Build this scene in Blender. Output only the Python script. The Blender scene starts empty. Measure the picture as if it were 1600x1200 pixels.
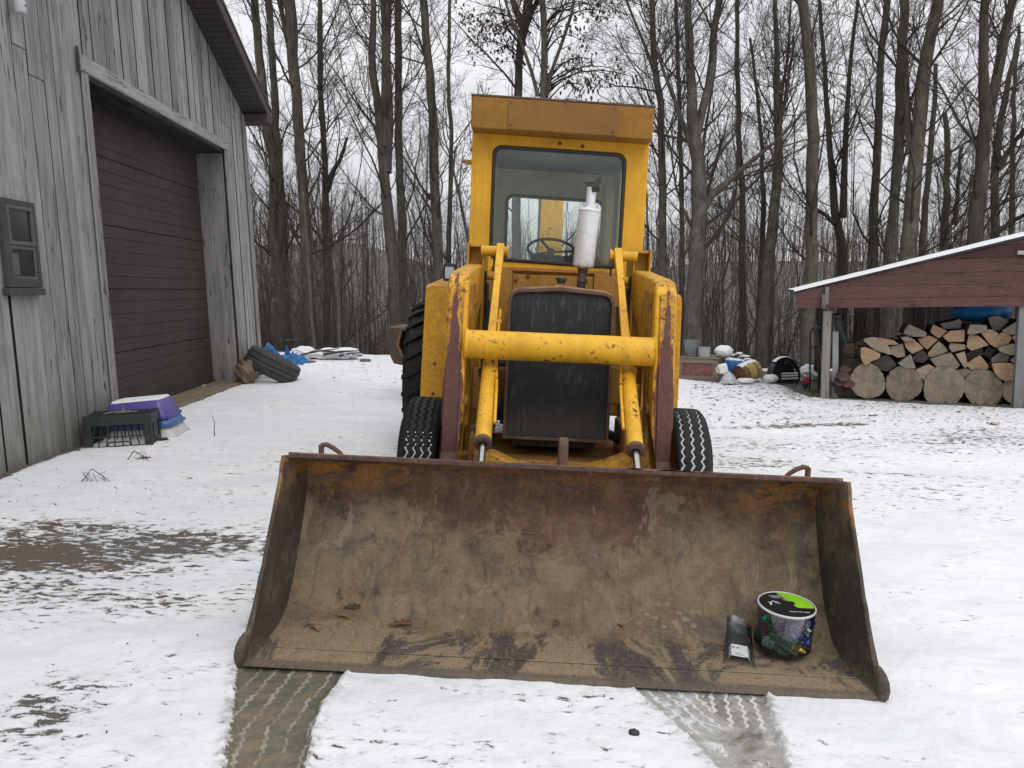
import bpy, math, random
import numpy as np
from math import sin, cos, pi, radians, tan, atan2, sqrt, exp, tanh
from mathutils import Vector, Matrix
random.seed(7); RNG=np.random.default_rng(7)
SC=bpy.context.scene; COL=SC.collection

# ------------------------------------------------------------------ camera
FPX=1200.0; CH=1.4; PIT=radians(7.0); ROL=radians(1.0)
cF=Vector((0,cos(PIT),-sin(PIT))); _R0=Vector((1,0,0)); _U0=Vector((0,sin(PIT),cos(PIT)))
cR=_R0*cos(ROL)-_U0*sin(ROL); cU=_U0*cos(ROL)+_R0*sin(ROL); cC=Vector((0,0,CH))
def at(u,v,d): return cC+(cF+cR*((u-800)/FPX)+cU*((600-v)/FPX))*d
def onplane(u,v,P,n):
    ray=cF+cR*((u-800)/FPX)+cU*((600-v)/FPX); n=Vector(n)
    return cC+ray*((Vector(P)-cC).dot(n)/ray.dot(n))
cam=bpy.data.cameras.new('camera'); cam.sensor_width=36; cam.lens=27.0; cam.clip_end=2000; cam.clip_start=.05
co=bpy.data.objects.new('camera',cam); COL.objects.link(co)
M=Matrix.Identity(4)
for i in range(3): M[i][0]=cR[i];M[i][1]=cU[i];M[i][2]=-cF[i];M[i][3]=cC[i]
co.matrix_world=M; SC.camera=co

# ------------------------------------------------------------------ tags
def tag(o,label=None,cat=None,group=None,kind=None):
    if label: o['label']=label
    if cat: o['category']=cat
    if group: o['group']=group
    if kind: o['kind']=kind
    return o
def empty(name,loc=(0,0,0),label=None,cat=None,group=None,mw=None):
    o=bpy.data.objects.new(name,None); COL.objects.link(o); o.empty_display_size=.1
    if mw is not None: o.matrix_world=mw
    else: o.location=loc
    return tag(o,label,cat,group)
def link(name,me,mat,parent=None,mw=None):
    o=bpy.data.objects.new(name,me); COL.objects.link(o)
    if mat and not me.materials: me.materials.append(mat)
    if parent: o.parent=parent
    if mw is not None: o.matrix_world=mw
    return o
def copy_tree(o,parent=None):
    c=o.copy(); COL.objects.link(c); c.parent=parent
    for ch in [x for x in COL.objects if x.parent==o]: copy_tree(ch,c)
    return c

# ------------------------------------------------------------------ mesh builder
def frame_of(d):
    d=d.normalized(); a=Vector((0,0,1)) if abs(d.z)<.9 else Vector((1,0,0))
    x=d.cross(a).normalized(); y=d.cross(x).normalized(); return x,y
class MB:
    def __init__(s): s.v=[];s.f=[];s.m=[]
    def add(s,vs,fs,mi=0):
        b=len(s.v); s.v+= [tuple(p) for p in vs]; s.f+=[tuple(i+b for i in f) for f in fs]; s.m+=[mi]*len(fs); return s
    def box(s,c,size,R=None,mi=0,taper=1):
        x,y,z=[k/2 for k in size]; P=[]
        for sz in(-1,1):
            t=taper if sz>0 else 1
            for a,b in((-1,-1),(1,-1),(1,1),(-1,1)):
                p=Vector((a*x*t,b*y*t,sz*z))
                if R is not None: p=R@p
                P.append(p+Vector(c))
        return s.add(P,[(3,2,1,0),(4,5,6,7),(0,1,5,4),(1,2,6,5),(2,3,7,6),(3,0,4,7)],mi)
    def bb(s,x0,x1,y0,y1,z0,z1,mi=0): return s.box(((x0+x1)/2,(y0+y1)/2,(z0+z1)/2),(abs(x1-x0),abs(y1-y0),abs(z1-z0)),None,mi)
    def prism(s,poly,ax,a,b,mi=0):
        # poly: 2D pts; ax 'x': pts=(y,z) ; 'y': pts=(x,z) ; 'z': pts=(x,y)
        def P(p,t): return {'x':(t,p[0],p[1]),'y':(p[0],t,p[1]),'z':(p[0],p[1],t)}[ax]
        n=len(poly); V=[P(p,a) for p in poly]+[P(p,b) for p in poly]
        F=[tuple(range(n)),tuple(range(2*n-1,n-1,-1))]+[(i,i+n,(i+1)%n+n,(i+1)%n) for i in range(n)]
        return s.add(V,F,mi)
    def tube(s,pts,rad,k=8,mi=0,caps=True):
        pts=[Vector(p) for p in pts]; n=len(pts)
        if not hasattr(rad,'__len__'): rad=[rad]*n
        V=[];F=[];px=None
        for i,p in enumerate(pts):
            d=(pts[min(i+1,n-1)]-pts[max(i-1,0)])
            if d.length<1e-9: d=Vector((0,0,1))
            d.normalize()
            if px is None: x,y=frame_of(d)
            else:
                x=px-d*px.dot(d)
                x= x.normalized() if x.length>1e-6 else frame_of(d)[0]
                y=d.cross(x)
            px=x
            for j in range(k):
                a=2*pi*j/k; V.append(p+(x*cos(a)+y*sin(a))*rad[i])
        for i in range(n-1):
            for j in range(k): F.append((i*k+j,i*k+(j+1)%k,(i+1)*k+(j+1)%k,(i+1)*k+j))
        if caps: F.append(tuple(range(k-1,-1,-1))); F.append(tuple(range((n-1)*k,n*k)))
        return s.add(V,F,mi)
    def cyl(s,p0,p1,r0,r1=None,k=24,mi=0): return s.tube([p0,p1],[r0,r0 if r1 is None else r1],k,mi)
    def lathe(s,prof,o=(0,0,0),axis=(0,0,1),k=32,mi=0,cap=False):
        ax=Vector(axis).normalized(); x,y=frame_of(ax); o=Vector(o); V=[];F=[];n=len(prof)
        for r,h in prof:
            for j in range(k):
                a=2*pi*j/k; V.append(o+ax*h+(x*cos(a)+y*sin(a))*r)
        for i in range(n-1):
            for j in range(k): F.append((i*k+j,i*k+(j+1)%k,(i+1)*k+(j+1)%k,(i+1)*k+j))
        if cap: F.append(tuple(range(k-1,-1,-1))); F.append(tuple(range((n-1)*k,n*k)))
        return s.add(V,F,mi)
    def ring(s,outer,inner,ax,a,b,mi=0):
        # plate with a hole; outer & inner 2D loops of the same length
        def P(p,t): return {'x':(t,p[0],p[1]),'y':(p[0],t,p[1]),'z':(p[0],p[1],t)}[ax]
        n=len(outer); V=[P(p,a) for p in outer]+[P(p,a) for p in inner]+[P(p,b) for p in outer]+[P(p,b) for p in inner]
        F=[]
        for i in range(n):
            j=(i+1)%n
            F+= [(i,j,n+j,n+i),(2*n+j,2*n+i,3*n+i,3*n+j),(j,i,2*n+i,2*n+j),(n+i,n+j,3*n+j,3*n+i)]
        return s.add(V,F,mi)
    def build(s,name,mat,parent=None,bevel=0,smooth=True,mw=None,seg=2,ang=30):
        me=bpy.data.meshes.new(name); me.from_pydata(s.v,[],s.f)
        mats=mat if isinstance(mat,(list,tuple)) else [mat]
        for m in mats: me.materials.append(m)
        if len(mats)>1: me.polygons.foreach_set('material_index',s.m)
        me.update()
        import bmesh
        bm=bmesh.new(); bm.from_mesh(me); bmesh.ops.recalc_face_normals(bm,faces=bm.faces); bm.to_mesh(me); bm.free()
        if smooth:
            me.polygons.foreach_set('use_smooth',[True]*len(me.polygons))
            try: me.set_sharp_from_angle(angle=radians(ang))
            except Exception: pass
        o=link(name,me,None,parent,mw)
        if bevel:
            b=o.modifiers.new('bevel','BEVEL'); b.width=bevel; b.segments=seg; b.limit_method='ANGLE'; b.angle_limit=radians(35)
            b.harden_normals=True if smooth else False
        return o
def rrect(x0,x1,z0,z1,r,n=6):
    P=[]
    for cx,cz,a0 in((x1-r,z1-r,0),(x0+r,z1-r,90),(x0+r,z0+r,180),(x1-r,z0+r,270)):
        for i in range(n+1):
            a=radians(a0+90*i/n); P.append((cx+r*cos(a),cz+r*sin(a)))
    return P
def np_mesh(name,V,F,mat,parent=None,smooth=True,attrs=None,mi=None):
    me=bpy.data.meshes.new(name); V=np.asarray(V,dtype=np.float32); F=np.asarray(F,dtype=np.int32)
    me.vertices.add(len(V)); me.vertices.foreach_set('co',V.ravel())
    k=F.shape[1]; me.loops.add(F.size); me.loops.foreach_set('vertex_index',F.ravel())
    me.polygons.add(len(F)); me.polygons.foreach_set('loop_start',np.arange(0,F.size,k,dtype=np.int32))
    try: me.polygons.foreach_set('loop_total',np.full(len(F),k,dtype=np.int32))
    except Exception: pass
    for m in (mat if isinstance(mat,(list,tuple)) else [mat]): me.materials.append(m)
    if mi is not None: me.polygons.foreach_set('material_index',np.asarray(mi,dtype=np.int32))
    if smooth: me.polygons.foreach_set('use_smooth',np.ones(len(F),dtype=bool))
    if attrs:
        for k_,a in attrs.items():
            at_=me.attributes.new(k_,'FLOAT','POINT'); at_.data.foreach_set('value',np.asarray(a,dtype=np.float32).ravel())
    me.update(); me.validate()
    return link(name,me,None,parent)

# ------------------------------------------------------------------ numpy noise
def _h(ix,iy,s):
    n=(ix.astype(np.int64)*374761393+iy.astype(np.int64)*668265263+s*1274126177)&0xffffffff
    n=((n^(n>>13))*1274126177)&0xffffffff; n=n^(n>>16); return (n&0xffff)/65535.0
def vnoise(x,y,s=0):
    x=np.asarray(x,float);y=np.asarray(y,float); ix=np.floor(x);iy=np.floor(y);fx=x-ix;fy=y-iy
    fx=fx*fx*(3-2*fx);fy=fy*fy*(3-2*fy)
    a=_h(ix,iy,s);b=_h(ix+1,iy,s);c=_h(ix,iy+1,s);d=_h(ix+1,iy+1,s)
    return (a*(1-fx)+b*fx)*(1-fy)+(c*(1-fx)+d*fx)*fy
def fbm(x,y,s=0,o=4):
    t=0;a=.5
    for i in range(o): t=t+a*vnoise(x*2**i,y*2**i,s+i*17); a*=.5
    return t/(1-.5**o)
def sst(a,b,x):
    t=np.clip((x-a)/(b-a),0,1); return t*t*(3-2*t)

# ------------------------------------------------------------------ materials
class NT:
    def __init__(s,name):
        s.m=bpy.data.materials.new(name); s.m.use_nodes=True; s.nt=s.m.node_tree; s.nt.nodes.clear()
        s.out=s.nt.nodes.new('ShaderNodeOutputMaterial'); s.b=s.nt.nodes.new('ShaderNodeBsdfPrincipled')
        s.nt.links.new(s.b.outputs[0],s.out.inputs[0]); s.tc=s.nt.nodes.new('ShaderNodeTexCoord')
        s.geo=s.nt.nodes.new('ShaderNodeNewGeometry')
    def L(s,a,b):
        if isinstance(a,(int,float)): b.default_value=a
        elif isinstance(a,tuple):
            try: b.default_value=a if len(a)==len(b.default_value) else (*a,1)
            except TypeError: b.default_value=a[0]
        else: s.nt.links.new(a,b)
    @property
    def obj(s): return s.tc.outputs['Object']
    def map(s,vec,scale=(1,1,1),loc=(0,0,0),rot=(0,0,0)):
        n=s.nt.nodes.new('ShaderNodeMapping'); s.L(vec,n.inputs[0]); n.inputs['Scale'].default_value=scale; n.inputs['Location'].default_value=loc; n.inputs['Rotation'].default_value=rot; return n.outputs[0]
    def noise(s,vec,scale,detail=4,rough=.5,dist=0,col=False):
        n=s.nt.nodes.new('ShaderNodeTexNoise'); s.L(vec,n.inputs['Vector']); n.inputs['Scale'].default_value=scale; n.inputs['Detail'].default_value=detail; n.inputs['Roughness'].default_value=rough; n.inputs['Distortion'].default_value=dist
        return n.outputs[1 if col else 0]
    def voro(s,vec,scale,feat='F1',out='Distance'):
        n=s.nt.nodes.new('ShaderNodeTexVoronoi'); n.feature=feat; s.L(vec,n.inputs['Vector']); n.inputs['Scale'].default_value=scale; return n.outputs[out]
    def ma(s,op,a,b=0.0,c=None,clamp=False):
        n=s.nt.nodes.new('ShaderNodeMath'); n.operation=op; n.use_clamp=clamp; s.L(a,n.inputs[0]); s.L(b,n.inputs[1])
        if c is not None: s.L(c,n.inputs[2])
        return n.outputs[0]
    def step(s,x,a,b):
        n=s.nt.nodes.new('ShaderNodeMapRange'); n.interpolation_type='SMOOTHSTEP'; s.L(x,n.inputs[0]); s.L(a,n.inputs[1]); s.L(b,n.inputs[2]); n.inputs[3].default_value=0; n.inputs[4].default_value=1; return n.outputs[0]
    def mix(s,f,a,b,mode='MIX'):
        n=s.nt.nodes.new('ShaderNodeMix'); n.data_type='RGBA'; n.blend_type=mode; s.L(f,n.inputs[0]); s.L(a,n.inputs[6]); s.L(b,n.inputs[7]); return n.outputs[2]
    def ramp(s,f,stops):
        n=s.nt.nodes.new('ShaderNodeValToRGB'); s.L(f,n.inputs[0]); e=n.color_ramp.elements
        while len(e)<len(stops): e.new(.5)
        for q,(p,c) in zip(e,stops): q.position=p; q.color=(*c,1) if len(c)==3 else c
        return n.outputs[0]
    def xyz(s,vec):
        n=s.nt.nodes.new('ShaderNodeSeparateXYZ'); s.L(vec,n.inputs[0]); return n.outputs
    def attr(s,name):
        n=s.nt.nodes.new('ShaderNodeAttribute'); n.attribute_name=name; return n.outputs['Fac']
    def bump(s,h,strength=.5,dist=.01):
        n=s.nt.nodes.new('ShaderNodeBump'); n.inputs['Strength'].default_value=strength; n.inputs['Distance'].default_value=dist; s.L(h,n.inputs['Height']); s.nt.links.new(n.outputs[0],s.b.inputs['Normal']); return n
    def base(s,c): s.L(c,s.b.inputs['Base Color']); return s
    def rough(s,c): s.L(c,s.b.inputs['Roughness']); return s
    def metal(s,c): s.L(c,s.b.inputs['Metallic']); return s
    def spec(s,c): s.L(c,s.b.inputs['Specular IOR Level']); return s

def simple(name,col,rough=.7,metal=0,var=.25,scale=8,bump=0,spec=.5,bs=40):
    t=NT(name); n=t.noise(t.obj,scale,5,.6)
    lo=tuple(c*(1-var) for c in col); hi=tuple(min(1,c*(1+var)) for c in col)
    t.base(t.ramp(n,[(.3,lo),(.7,hi)])).rough(rough).metal(metal).spec(spec)
    if bump: t.bump(t.noise(t.obj,bs,5,.6),bump,.005)
    return t.m

def yellow(name,wear=.5,grime=.3,top=(.68,.355,.016),stripe=False,dust=0.0,edges=True):
    t=NT(name); P=t.obj
    n1=t.noise(P,3.5,5,.6); n2=t.noise(P,28,6,.65,.4); n3=t.noise(t.map(P,(1,1,.25)),16,5,.6)
    a=tuple(c*.78 for c in top); b=top; c_=(top[0]*1.1,top[1]*1.14,top[2]*1.3)
    col=t.ramp(n1,[(.3,a),(.5,b),(.72,c_)])
    # streaky grime
    col=t.mix(t.ma('MULTIPLY',t.step(n3,.5,.75),grime),col,(.14,.085,.03))
    fd=t.noise(P,1.6,4,.6,.5); col=t.mix(t.ma('MULTIPLY',t.step(fd,.48,.68),.30),col,(top[0]*1.05,top[1]*1.22,top[2]*1.5)); col=t.mix(t.ma('MULTIPLY',t.step(fd,.5,.3),.13),col,(top[0]*.62,top[1]*.56,top[2]*.7))
    sk=t.noise(t.map(P,(1,1,.06)),55,5,.7,.1); col=t.mix(t.ma('MULTIPLY',t.step(sk,.54,.72),.18+.25*grime),col,(.20,.11,.03))
    pt=t.geo.outputs['Pointiness'] if edges else .4; pw=t.ma('MULTIPLY',t.step(t.ma('ADD',pt,t.ma('MULTIPLY',t.ma('SUBTRACT',n2,.5),.12)),.535,.57),.35+.5*wear); col=t.mix(t.ma('MINIMUM',pw,1.0),col,(.13,.058,.03))
    # fine speckle dirt
    sp=t.step(t.noise(P,90,3,.6),.62,.7); col=t.mix(t.ma('MULTIPLY',sp,.25+.3*grime),col,(.12,.06,.02))
    # chips, with a rusty halo
    ch=t.ma('MULTIPLY',t.step(n2,.66-.1*wear,.70-.1*wear),t.step(n1,.62-.25*wear,.70-.22*wear))
    halo=t.ma('MULTIPLY',t.step(n2,.60-.1*wear,.70-.1*wear),t.step(n1,.62-.25*wear,.70-.22*wear))
    col=t.mix(t.ma('MULTIPLY',halo,.5),col,(.30,.12,.02)); col=t.mix(ch,col,(.075,.032,.02))
    if dust:
        nz=t.xyz(t.geo.outputs['Normal'])[2]; f=t.ma('MULTIPLY',t.step(t.ma('ADD',nz,t.ma('MULTIPLY',n3,.5)),.5,1.1),dust); col=t.mix(f,col,(.12,.10,.075))
    h=t.ma('MULTIPLY',ch,-1.0)
    if stripe:
        X,Y,Z=t.xyz(P)[:3]; ax=t.ma('ABSOLUTE',X)
        nn=t.noise(t.map(P,(1,1,.35)),26,6,.7,.6); zz=t.ma('ADD',.22,t.ma('MULTIPLY',t.ma('SUBTRACT',1.34,Z),1.9))  # widening downwards
        zz=t.ma('MINIMUM',t.ma('MAXIMUM',zz,0.22),1.15)
        # |x - x0| in arm-face units
        dx=t.ma('DIVIDE',t.ma('ABSOLUTE',t.ma('SUBTRACT',ax,.572)),.058)
        e=t.ma('ADD',t.ma('SUBTRACT',zz,dx),t.ma('MULTIPLY',t.ma('SUBTRACT',nn,.5),1.5))
        ny=t.xyz(t.geo.outputs['Normal'])[1]
        wy=t.step(Y,1.80,1.62)
        mk=t.ma('MULTIPLY',t.step(e,.12,.2),wy)
        hl=t.ma('MULTIPLY',t.step(e,.02,.14),wy)
        rust=t.ramp(t.noise(P,40,5,.7),[(.3,(.075,.03,.025)),(.6,(.12,.047,.037)),(.75,(.27,.10,.06))])
        col=t.mix(t.ma('MULTIPLY',hl,.8),col,(.40,.14,.02)); col=t.mix(mk,col,rust); h=t.ma('SUBTRACT',h,mk)
    t.base(col).rough(t.ma('ADD',.42,t.ma('MULTIPLY',n2,.3))).spec(.4)
    t.bump(t.ma('ADD',h,t.ma('MULTIPLY',t.noise(P,14,3,.5),.6)),.35,.004)
    return t.m
Y_ARM=yellow('arm_paint',.75,.30,stripe=True); Y_TUBE=yellow('tube_paint',.6,.3,(.72,.385,.018),edges=False)
Y_CAB=yellow('cab_paint',.15,.22,(.68,.345,.014)); Y_VIS=yellow('visor_paint',.15,.30,(.31,.145,.010)); Y_CYL=yellow('cylinder_paint',.55,.55,(.68,.36,.02),edges=False)
Y_BODY=yellow('body_paint',.45,.55,(.56,.28,.018)); Y_FR=yellow('frame_paint',.75,.35,(.70,.36,.03),dust=.22)
Y_FEN=yellow('fender_paint',.12,.15,(.66,.33,.012))

def bucket_mat(kind):
    t=NT('bucket_steel_'+kind); P=t.obj; X,Y,Z=t.xyz(P)[:3]
    big=t.noise(P,2.4,6,.66,.4); mid=t.noise(P,8,8,.72,.6); fine=t.noise(P,75,8,.8); st=t.noise(t.map(P,(1,.12,.12)),45,6,.75,.2); scr=t.noise(t.map(P,(.05,1,1)),60,4,.7,.1)
    rust=t.ramp(mid,[(.28,(.040,.026,.021)),(.42,(.090,.050,.034)),(.55,(.135,.072,.043)),(.66,(.175,.105,.066)),(.78,(.25,.165,.105))])
    steel=t.ramp(mid,[(.3,(.045,.038,.037)),(.55,(.082,.070,.066)),(.75,(.15,.13,.118))])
    dirt=t.ramp(t.noise(P,6,8,.75,.5),[(.28,(.085,.063,.038)),(.45,(.145,.110,.066)),(.58,(.200,.155,.093)),(.75,(.27,.215,.135))])
    col=rust
    zf=t.step(t.ma('ADD',Z,t.ma('MULTIPLY',t.ma('SUBTRACT',big,.5),1.25)),.60,.28)
    mudm=t.ma('MULTIPLY',zf,t.step(t.ma('ADD',mid,t.ma('MULTIPLY',zf,.20)),.50,.66))
    col=t.mix(t.ma('MULTIPLY',mudm,.85),col,dirt)
    col=t.mix(t.ma('MULTIPLY',t.step(t.noise(t.map(P,(1,1,1),(3,1,2)),3.6,7,.72,.8),.54,.62),.65),col,steel)
    col=t.mix(t.ma('MULTIPLY',t.step(t.noise(t.map(P,(1,1,1),(9,4,2)),5.5,7,.72,.8),.57,.63),.45),col,(.125,.068,.042))
    sp=t.step(t.noise(t.map(P,(1.7,1,.8),(5,0,1)),3.6,5,.6,1.),.60,.63); col=t.mix(t.ma('MULTIPLY',sp,.75),col,(.235,.185,.13))
    cx=t.ma('MAXIMUM',.30,t.step(t.ma('ABSOLUTE',X),.40,1.0)); tz=t.ma('MULTIPLY',t.step(Z,.40,.60),cx)
    ye=t.ma('MULTIPLY',t.step(t.noise(t.map(P,(1,1,2)),8,7,.72,.5),.46,.55),tz); yc=t.ramp(fine,[(.35,(.19,.085,.025)),(.55,(.40,.18,.025)),(.7,(.17,.13,.07))])
    col=t.mix(t.ma('MULTIPLY',ye,.9),col,yc)
    gr=t.ma('MULTIPLY',t.step(t.noise(P,5,5,.65),.48,.58),t.step(t.ma('ABSOLUTE',X),.90,1.06)); col=t.mix(t.ma('MULTIPLY',gr,.5),col,(.15,.150,.108))
    # the bright scraped weld line under the lip
    wl=t.ma('MULTIPLY',t.step(t.ma('ABSOLUTE',t.ma('SUBTRACT',t.ma('ADD',Z,t.ma('MULTIPLY',mid,.006)),.645)),.006,.002),t.step(t.noise(P,4,3),.42,.55)); col=t.mix(t.ma('MULTIPLY',wl,.75),col,(.32,.13,.045))
    if kind=='floor':
        yy=t.step(t.ma('ADD',Y,t.ma('MULTIPLY',t.ma('SUBTRACT',mid,.5),.5)),.34,.24)
        pk=t.step(t.noise(t.map(P,(1,.55,1),(8,2.3,0)),3.0,8,.74,.9),.43,.50)
        fl=t.mix(pk,t.ramp(fine,[(.3,(.038,.032,.029)),(.55,(.075,.063,.056)),(.70,(.17,.14,.11))]),t.ramp(fine,[(.3,(.17,.125,.078)),(.6,(.255,.195,.122)),(.8,(.30,.235,.15))]))
        fl=t.mix(t.ma('MULTIPLY',t.step(t.noise(P,9,5,.6),.62,.66),.6),fl,(.30,.19,.075))
        col=t.mix(yy,col,fl)
        ed=t.step(t.ma('ADD',Y,t.ma('MULTIPLY',t.ma('SUBTRACT',fine,.5),.06)),.035,.012); col=t.mix(t.ma('MULTIPLY',ed,.8),col,(.095,.078,.062))
    if kind=='side':
        dk=t.ma('MULTIPLY',t.step(Z,.62,.48),t.step(t.noise(P,5,6,.7),.72,.45)); col=t.mix(t.ma('MULTIPLY',dk,.85),col,t.ramp(fine,[(.3,(.030,.026,.024)),(.6,(.056,.048,.043)),(.75,(.12,.10,.082))]))
    if kind=='rim': col=t.ramp(t.noise(P,16,7,.7),[(.3,(.05,.030,.028)),(.55,(.095,.054,.045)),(.75,(.18,.10,.07))])
    col=t.mix(t.ma('MULTIPLY',t.step(st,.56,.68),.35),col,(.225,.17,.125)); col=t.mix(t.ma('MULTIPLY',t.step(st,.44,.34),.45),col,(.05,.034,.028))
    col=t.mix(t.ma('MULTIPLY',t.step(scr,.63,.68),.3),col,(.22,.17,.13))
    col=t.mix(t.ma('MULTIPLY',t.step(fine,.53,.70),.45),col,(.27,.205,.15)); col=t.mix(t.ma('MULTIPLY',t.step(fine,.47,.32),.7),col,(.035,.025,.02))
    t.base(col).rough(t.ma('ADD',.60,t.ma('MULTIPLY',mid,.25))).spec(.3)
    t.bump(t.ma('ADD',t.ma('MULTIPLY',mudm,.6),t.ma('ADD',t.ma('MULTIPLY',fine,.6),mid)),.6,.006)
    return t.m
B_BACK=bucket_mat('floor'); B_SIDE=bucket_mat('side'); B_RIM=bucket_mat('rim')

def rubber(name,snow=0):
    t=NT(name); n=t.noise(t.obj,14,5,.6); t.base(t.ramp(n,[(.3,(.007,.0075,.008)),(.7,(.019,.020,.022))])).rough(.6).spec(.22); t.bump(t.noise(t.obj,120,3,.6),.15,.002); return t.m
RUB=rubber('tyre_rubber'); RUB_OLD=simple('old_tyre_rubber',(.045,.044,.043),.85,0,.35,9,.3)
SNOWC=simple('packed_snow',(.70,.715,.735),.7,0,.04,20,.4)
DARK=simple('dark_steel',(.022,.021,.02),.55,.0,.4,9,.2); BLK=simple('black_plastic',(.012,.013,.014),.45,0,.3,10)
IRON=simple('bare_rusty_iron',(.10,.055,.04),.75,.0,.4,14,.4); CHROME=simple('chrome_rod',(.34,.34,.34),.22,1,.1,20)
BOLT=simple('bolt_head',(.13,.06,.03),.6,.3,.4,30); INTER=simple('cab_lining',(.72,.66,.50),.8,0,.12,6); CEIL=simple('cab_headliner',(.27,.30,.29),.8,0,.1,6)
GREYM=simple('dash_plastic',(.06,.065,.065),.6,0,.2,8)
def grille_mat():
    t=NT('grille_mesh'); P=t.obj; n=t.noise(t.map(P,(1,1,.16)),48,7,.75,.35); m=t.noise(P,5,5,.65)
    col=t.ramp(m,[(.3,(.008,.008,.010)),(.7,(.017,.017,.019))]); col=t.mix(t.ma('MULTIPLY',t.ma('MULTIPLY',t.step(n,.49,.64),t.step(m,.40,.58)),.7),col,(.075,.08,.09))
    Z=t.xyz(P)[2]; low=t.step(t.ma('ADD',Z,t.ma('MULTIPLY',m,.25)),.95,.66); col=t.mix(t.ma('MULTIPLY',low,.5),col,(.075,.068,.055))
    t.base(col).rough(t.ma('ADD',.45,t.ma('MULTIPLY',n,.3))).spec(.4)
    X=t.xyz(P)[0]; g=t.ma('ADD',t.ma('SINE',t.ma('MULTIPLY',X,900.)),t.ma('SINE',t.ma('MULTIPLY',Z,900.)))
    t.bump(t.ma('ADD',t.ma('MULTIPLY',g,.15),t.noise(P,9,3)),.4,.005); return t.m
GRILLE=grille_mat()
def mufmat():
    t=NT('muffler_steel'); P=t.obj; n=t.noise(P,18,5,.6); Z=t.xyz(P)[2]
    col=t.ramp(n,[(.3,(.60,.61,.63)),(.7,(.80,.81,.82))]); col=t.mix(t.ma('MULTIPLY',t.step(t.ma('ADD',Z,t.ma('MULTIPLY',n,.12)),1.66,1.58),.7),col,(.33,.25,.18))
    t.base(col).rough(.5).metal(.3); t.bump(n,.2,.004); return t.m
MUF=mufmat()
def glass(name,tint=(.955,.98,.97),gloss=.0,rough=.02):
    t=NT(name); nt=t.nt; nt.nodes.remove(t.b)
    tr=nt.nodes.new('ShaderNodeBsdfTransparent'); tr.inputs[0].default_value=(*tint,1)
    gl=nt.nodes.new('ShaderNodeBsdfGlossy'); gl.inputs['Roughness'].default_value=rough; gl.inputs[0].default_value=(.9,.95,.95,1)
    fr=nt.nodes.new('ShaderNodeFresnel'); fr.inputs[0].default_value=1.45; mx=nt.nodes.new('ShaderNodeMixShader')
    a=t.ma('ADD',fr.outputs[0],gloss); nt.links.new(a,mx.inputs[0]); nt.links.new(tr.outputs[0],mx.inputs[1]); nt.links.new(gl.outputs[0],mx.inputs[2]); nt.links.new(mx.outputs[0],t.out.inputs[0]); return t.m
GLASS=glass('tinted_glass'); CLEAR=glass('clear_plastic',(.80,.83,.83),.07,.06)

def oldwood(name,lo,mid,hi,grain=1.0,axis='z',green=0,edge=0):
    t=NT(name); P=t.obj; sc={'z':(1,1,.035),'x':(.035,1,1),'y':(1,.035,1)}[axis]
    rnd=t.geo.outputs['Random Per Island']
    off=t.nt.nodes.new('ShaderNodeCombineXYZ'); t.L(t.ma('MULTIPLY',rnd,37.0),off.inputs[0]); t.L(t.ma('MULTIPLY',rnd,11.0),off.inputs[1]); t.L(t.ma('MULTIPLY',rnd,53.0),off.inputs[2])
    ad=t.nt.nodes.new('ShaderNodeVectorMath'); ad.operation='ADD'; t.L(P,ad.inputs[0]); t.L(off.outputs[0],ad.inputs[1]); Q=ad.outputs[0]
    g=t.noise(t.map(Q,sc),60*grain,6,.72,.3); g2=t.noise(t.map(Q,tuple(max(c,.09) for c in sc)),9*grain,6,.68,.8); b=t.noise(Q,1.6,4,.6)
    col=t.ramp(g2,[(.30,lo),(.5,mid),(.70,hi)])
    col=t.mix(t.ma('MULTIPLY',t.step(g,.46,.30),.75),col,tuple(c*.38 for c in lo)); col=t.mix(t.ma('MULTIPLY',t.step(g,.58,.72),.4),col,tuple(min(1,c*1.2) for c in hi))
    v=t.ma('ADD',.66,t.ma('MULTIPLY',rnd,.56)); cb=t.nt.nodes.new('ShaderNodeCombineXYZ')
    for i in range(3): t.L(v,cb.inputs[i])
    col=t.mix(1.0,col,cb.outputs[0],'MULTIPLY')
    col=t.mix(t.ma('MULTIPLY',t.step(b,.55,.75),.45),col,tuple(c*.7 for c in lo))
    # knots
    kn=t.voro(t.map(Q,(1,1,.45)),2.6); col=t.mix(t.step(kn,.06,.03),col,tuple(c*.3 for c in lo))
    ck=t.ma('ABSOLUTE',t.ma('SUBTRACT',t.noise(t.map(Q,tuple(max(c,.05) for c in sc)),11*grain,3,.5,.3),.5)); col=t.mix(t.ma('MULTIPLY',t.ma('MULTIPLY',t.step(ck,.014,.004),t.step(t.noise(Q,2.3,3),.46,.56)),.85),col,tuple(c*.18 for c in lo))
    if green:
        Z=t.xyz(P)[2]; col=t.mix(t.ma('MULTIPLY',t.step(t.ma('ADD',Z,t.ma('MULTIPLY',b,.8)),1.0,.35),green),col,(.10,.095,.06))
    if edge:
        nx=t.ma('ABSOLUTE',t.xyz(t.geo.outputs['Normal'])[0]); col=t.mix(t.step(nx,.8,.5),col,tuple(c*.10 for c in lo))  # board sides picked by normal: crack dirt plus gap shade put into the colour
    t.base(col).rough(.88).spec(.2); t.bump(t.ma('ADD',g,g2),.7,.006); return t.m
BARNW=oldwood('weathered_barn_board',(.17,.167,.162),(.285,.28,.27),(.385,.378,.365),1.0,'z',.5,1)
TRIMW=oldwood('weathered_trim',(.20,.20,.20),(.32,.315,.31),(.42,.41,.40),1.0,'y'); TRIMZ=oldwood('weathered_jamb',(.18,.18,.175),(.28,.275,.265),(.38,.37,.36),1.0,'z',.3)
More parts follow.
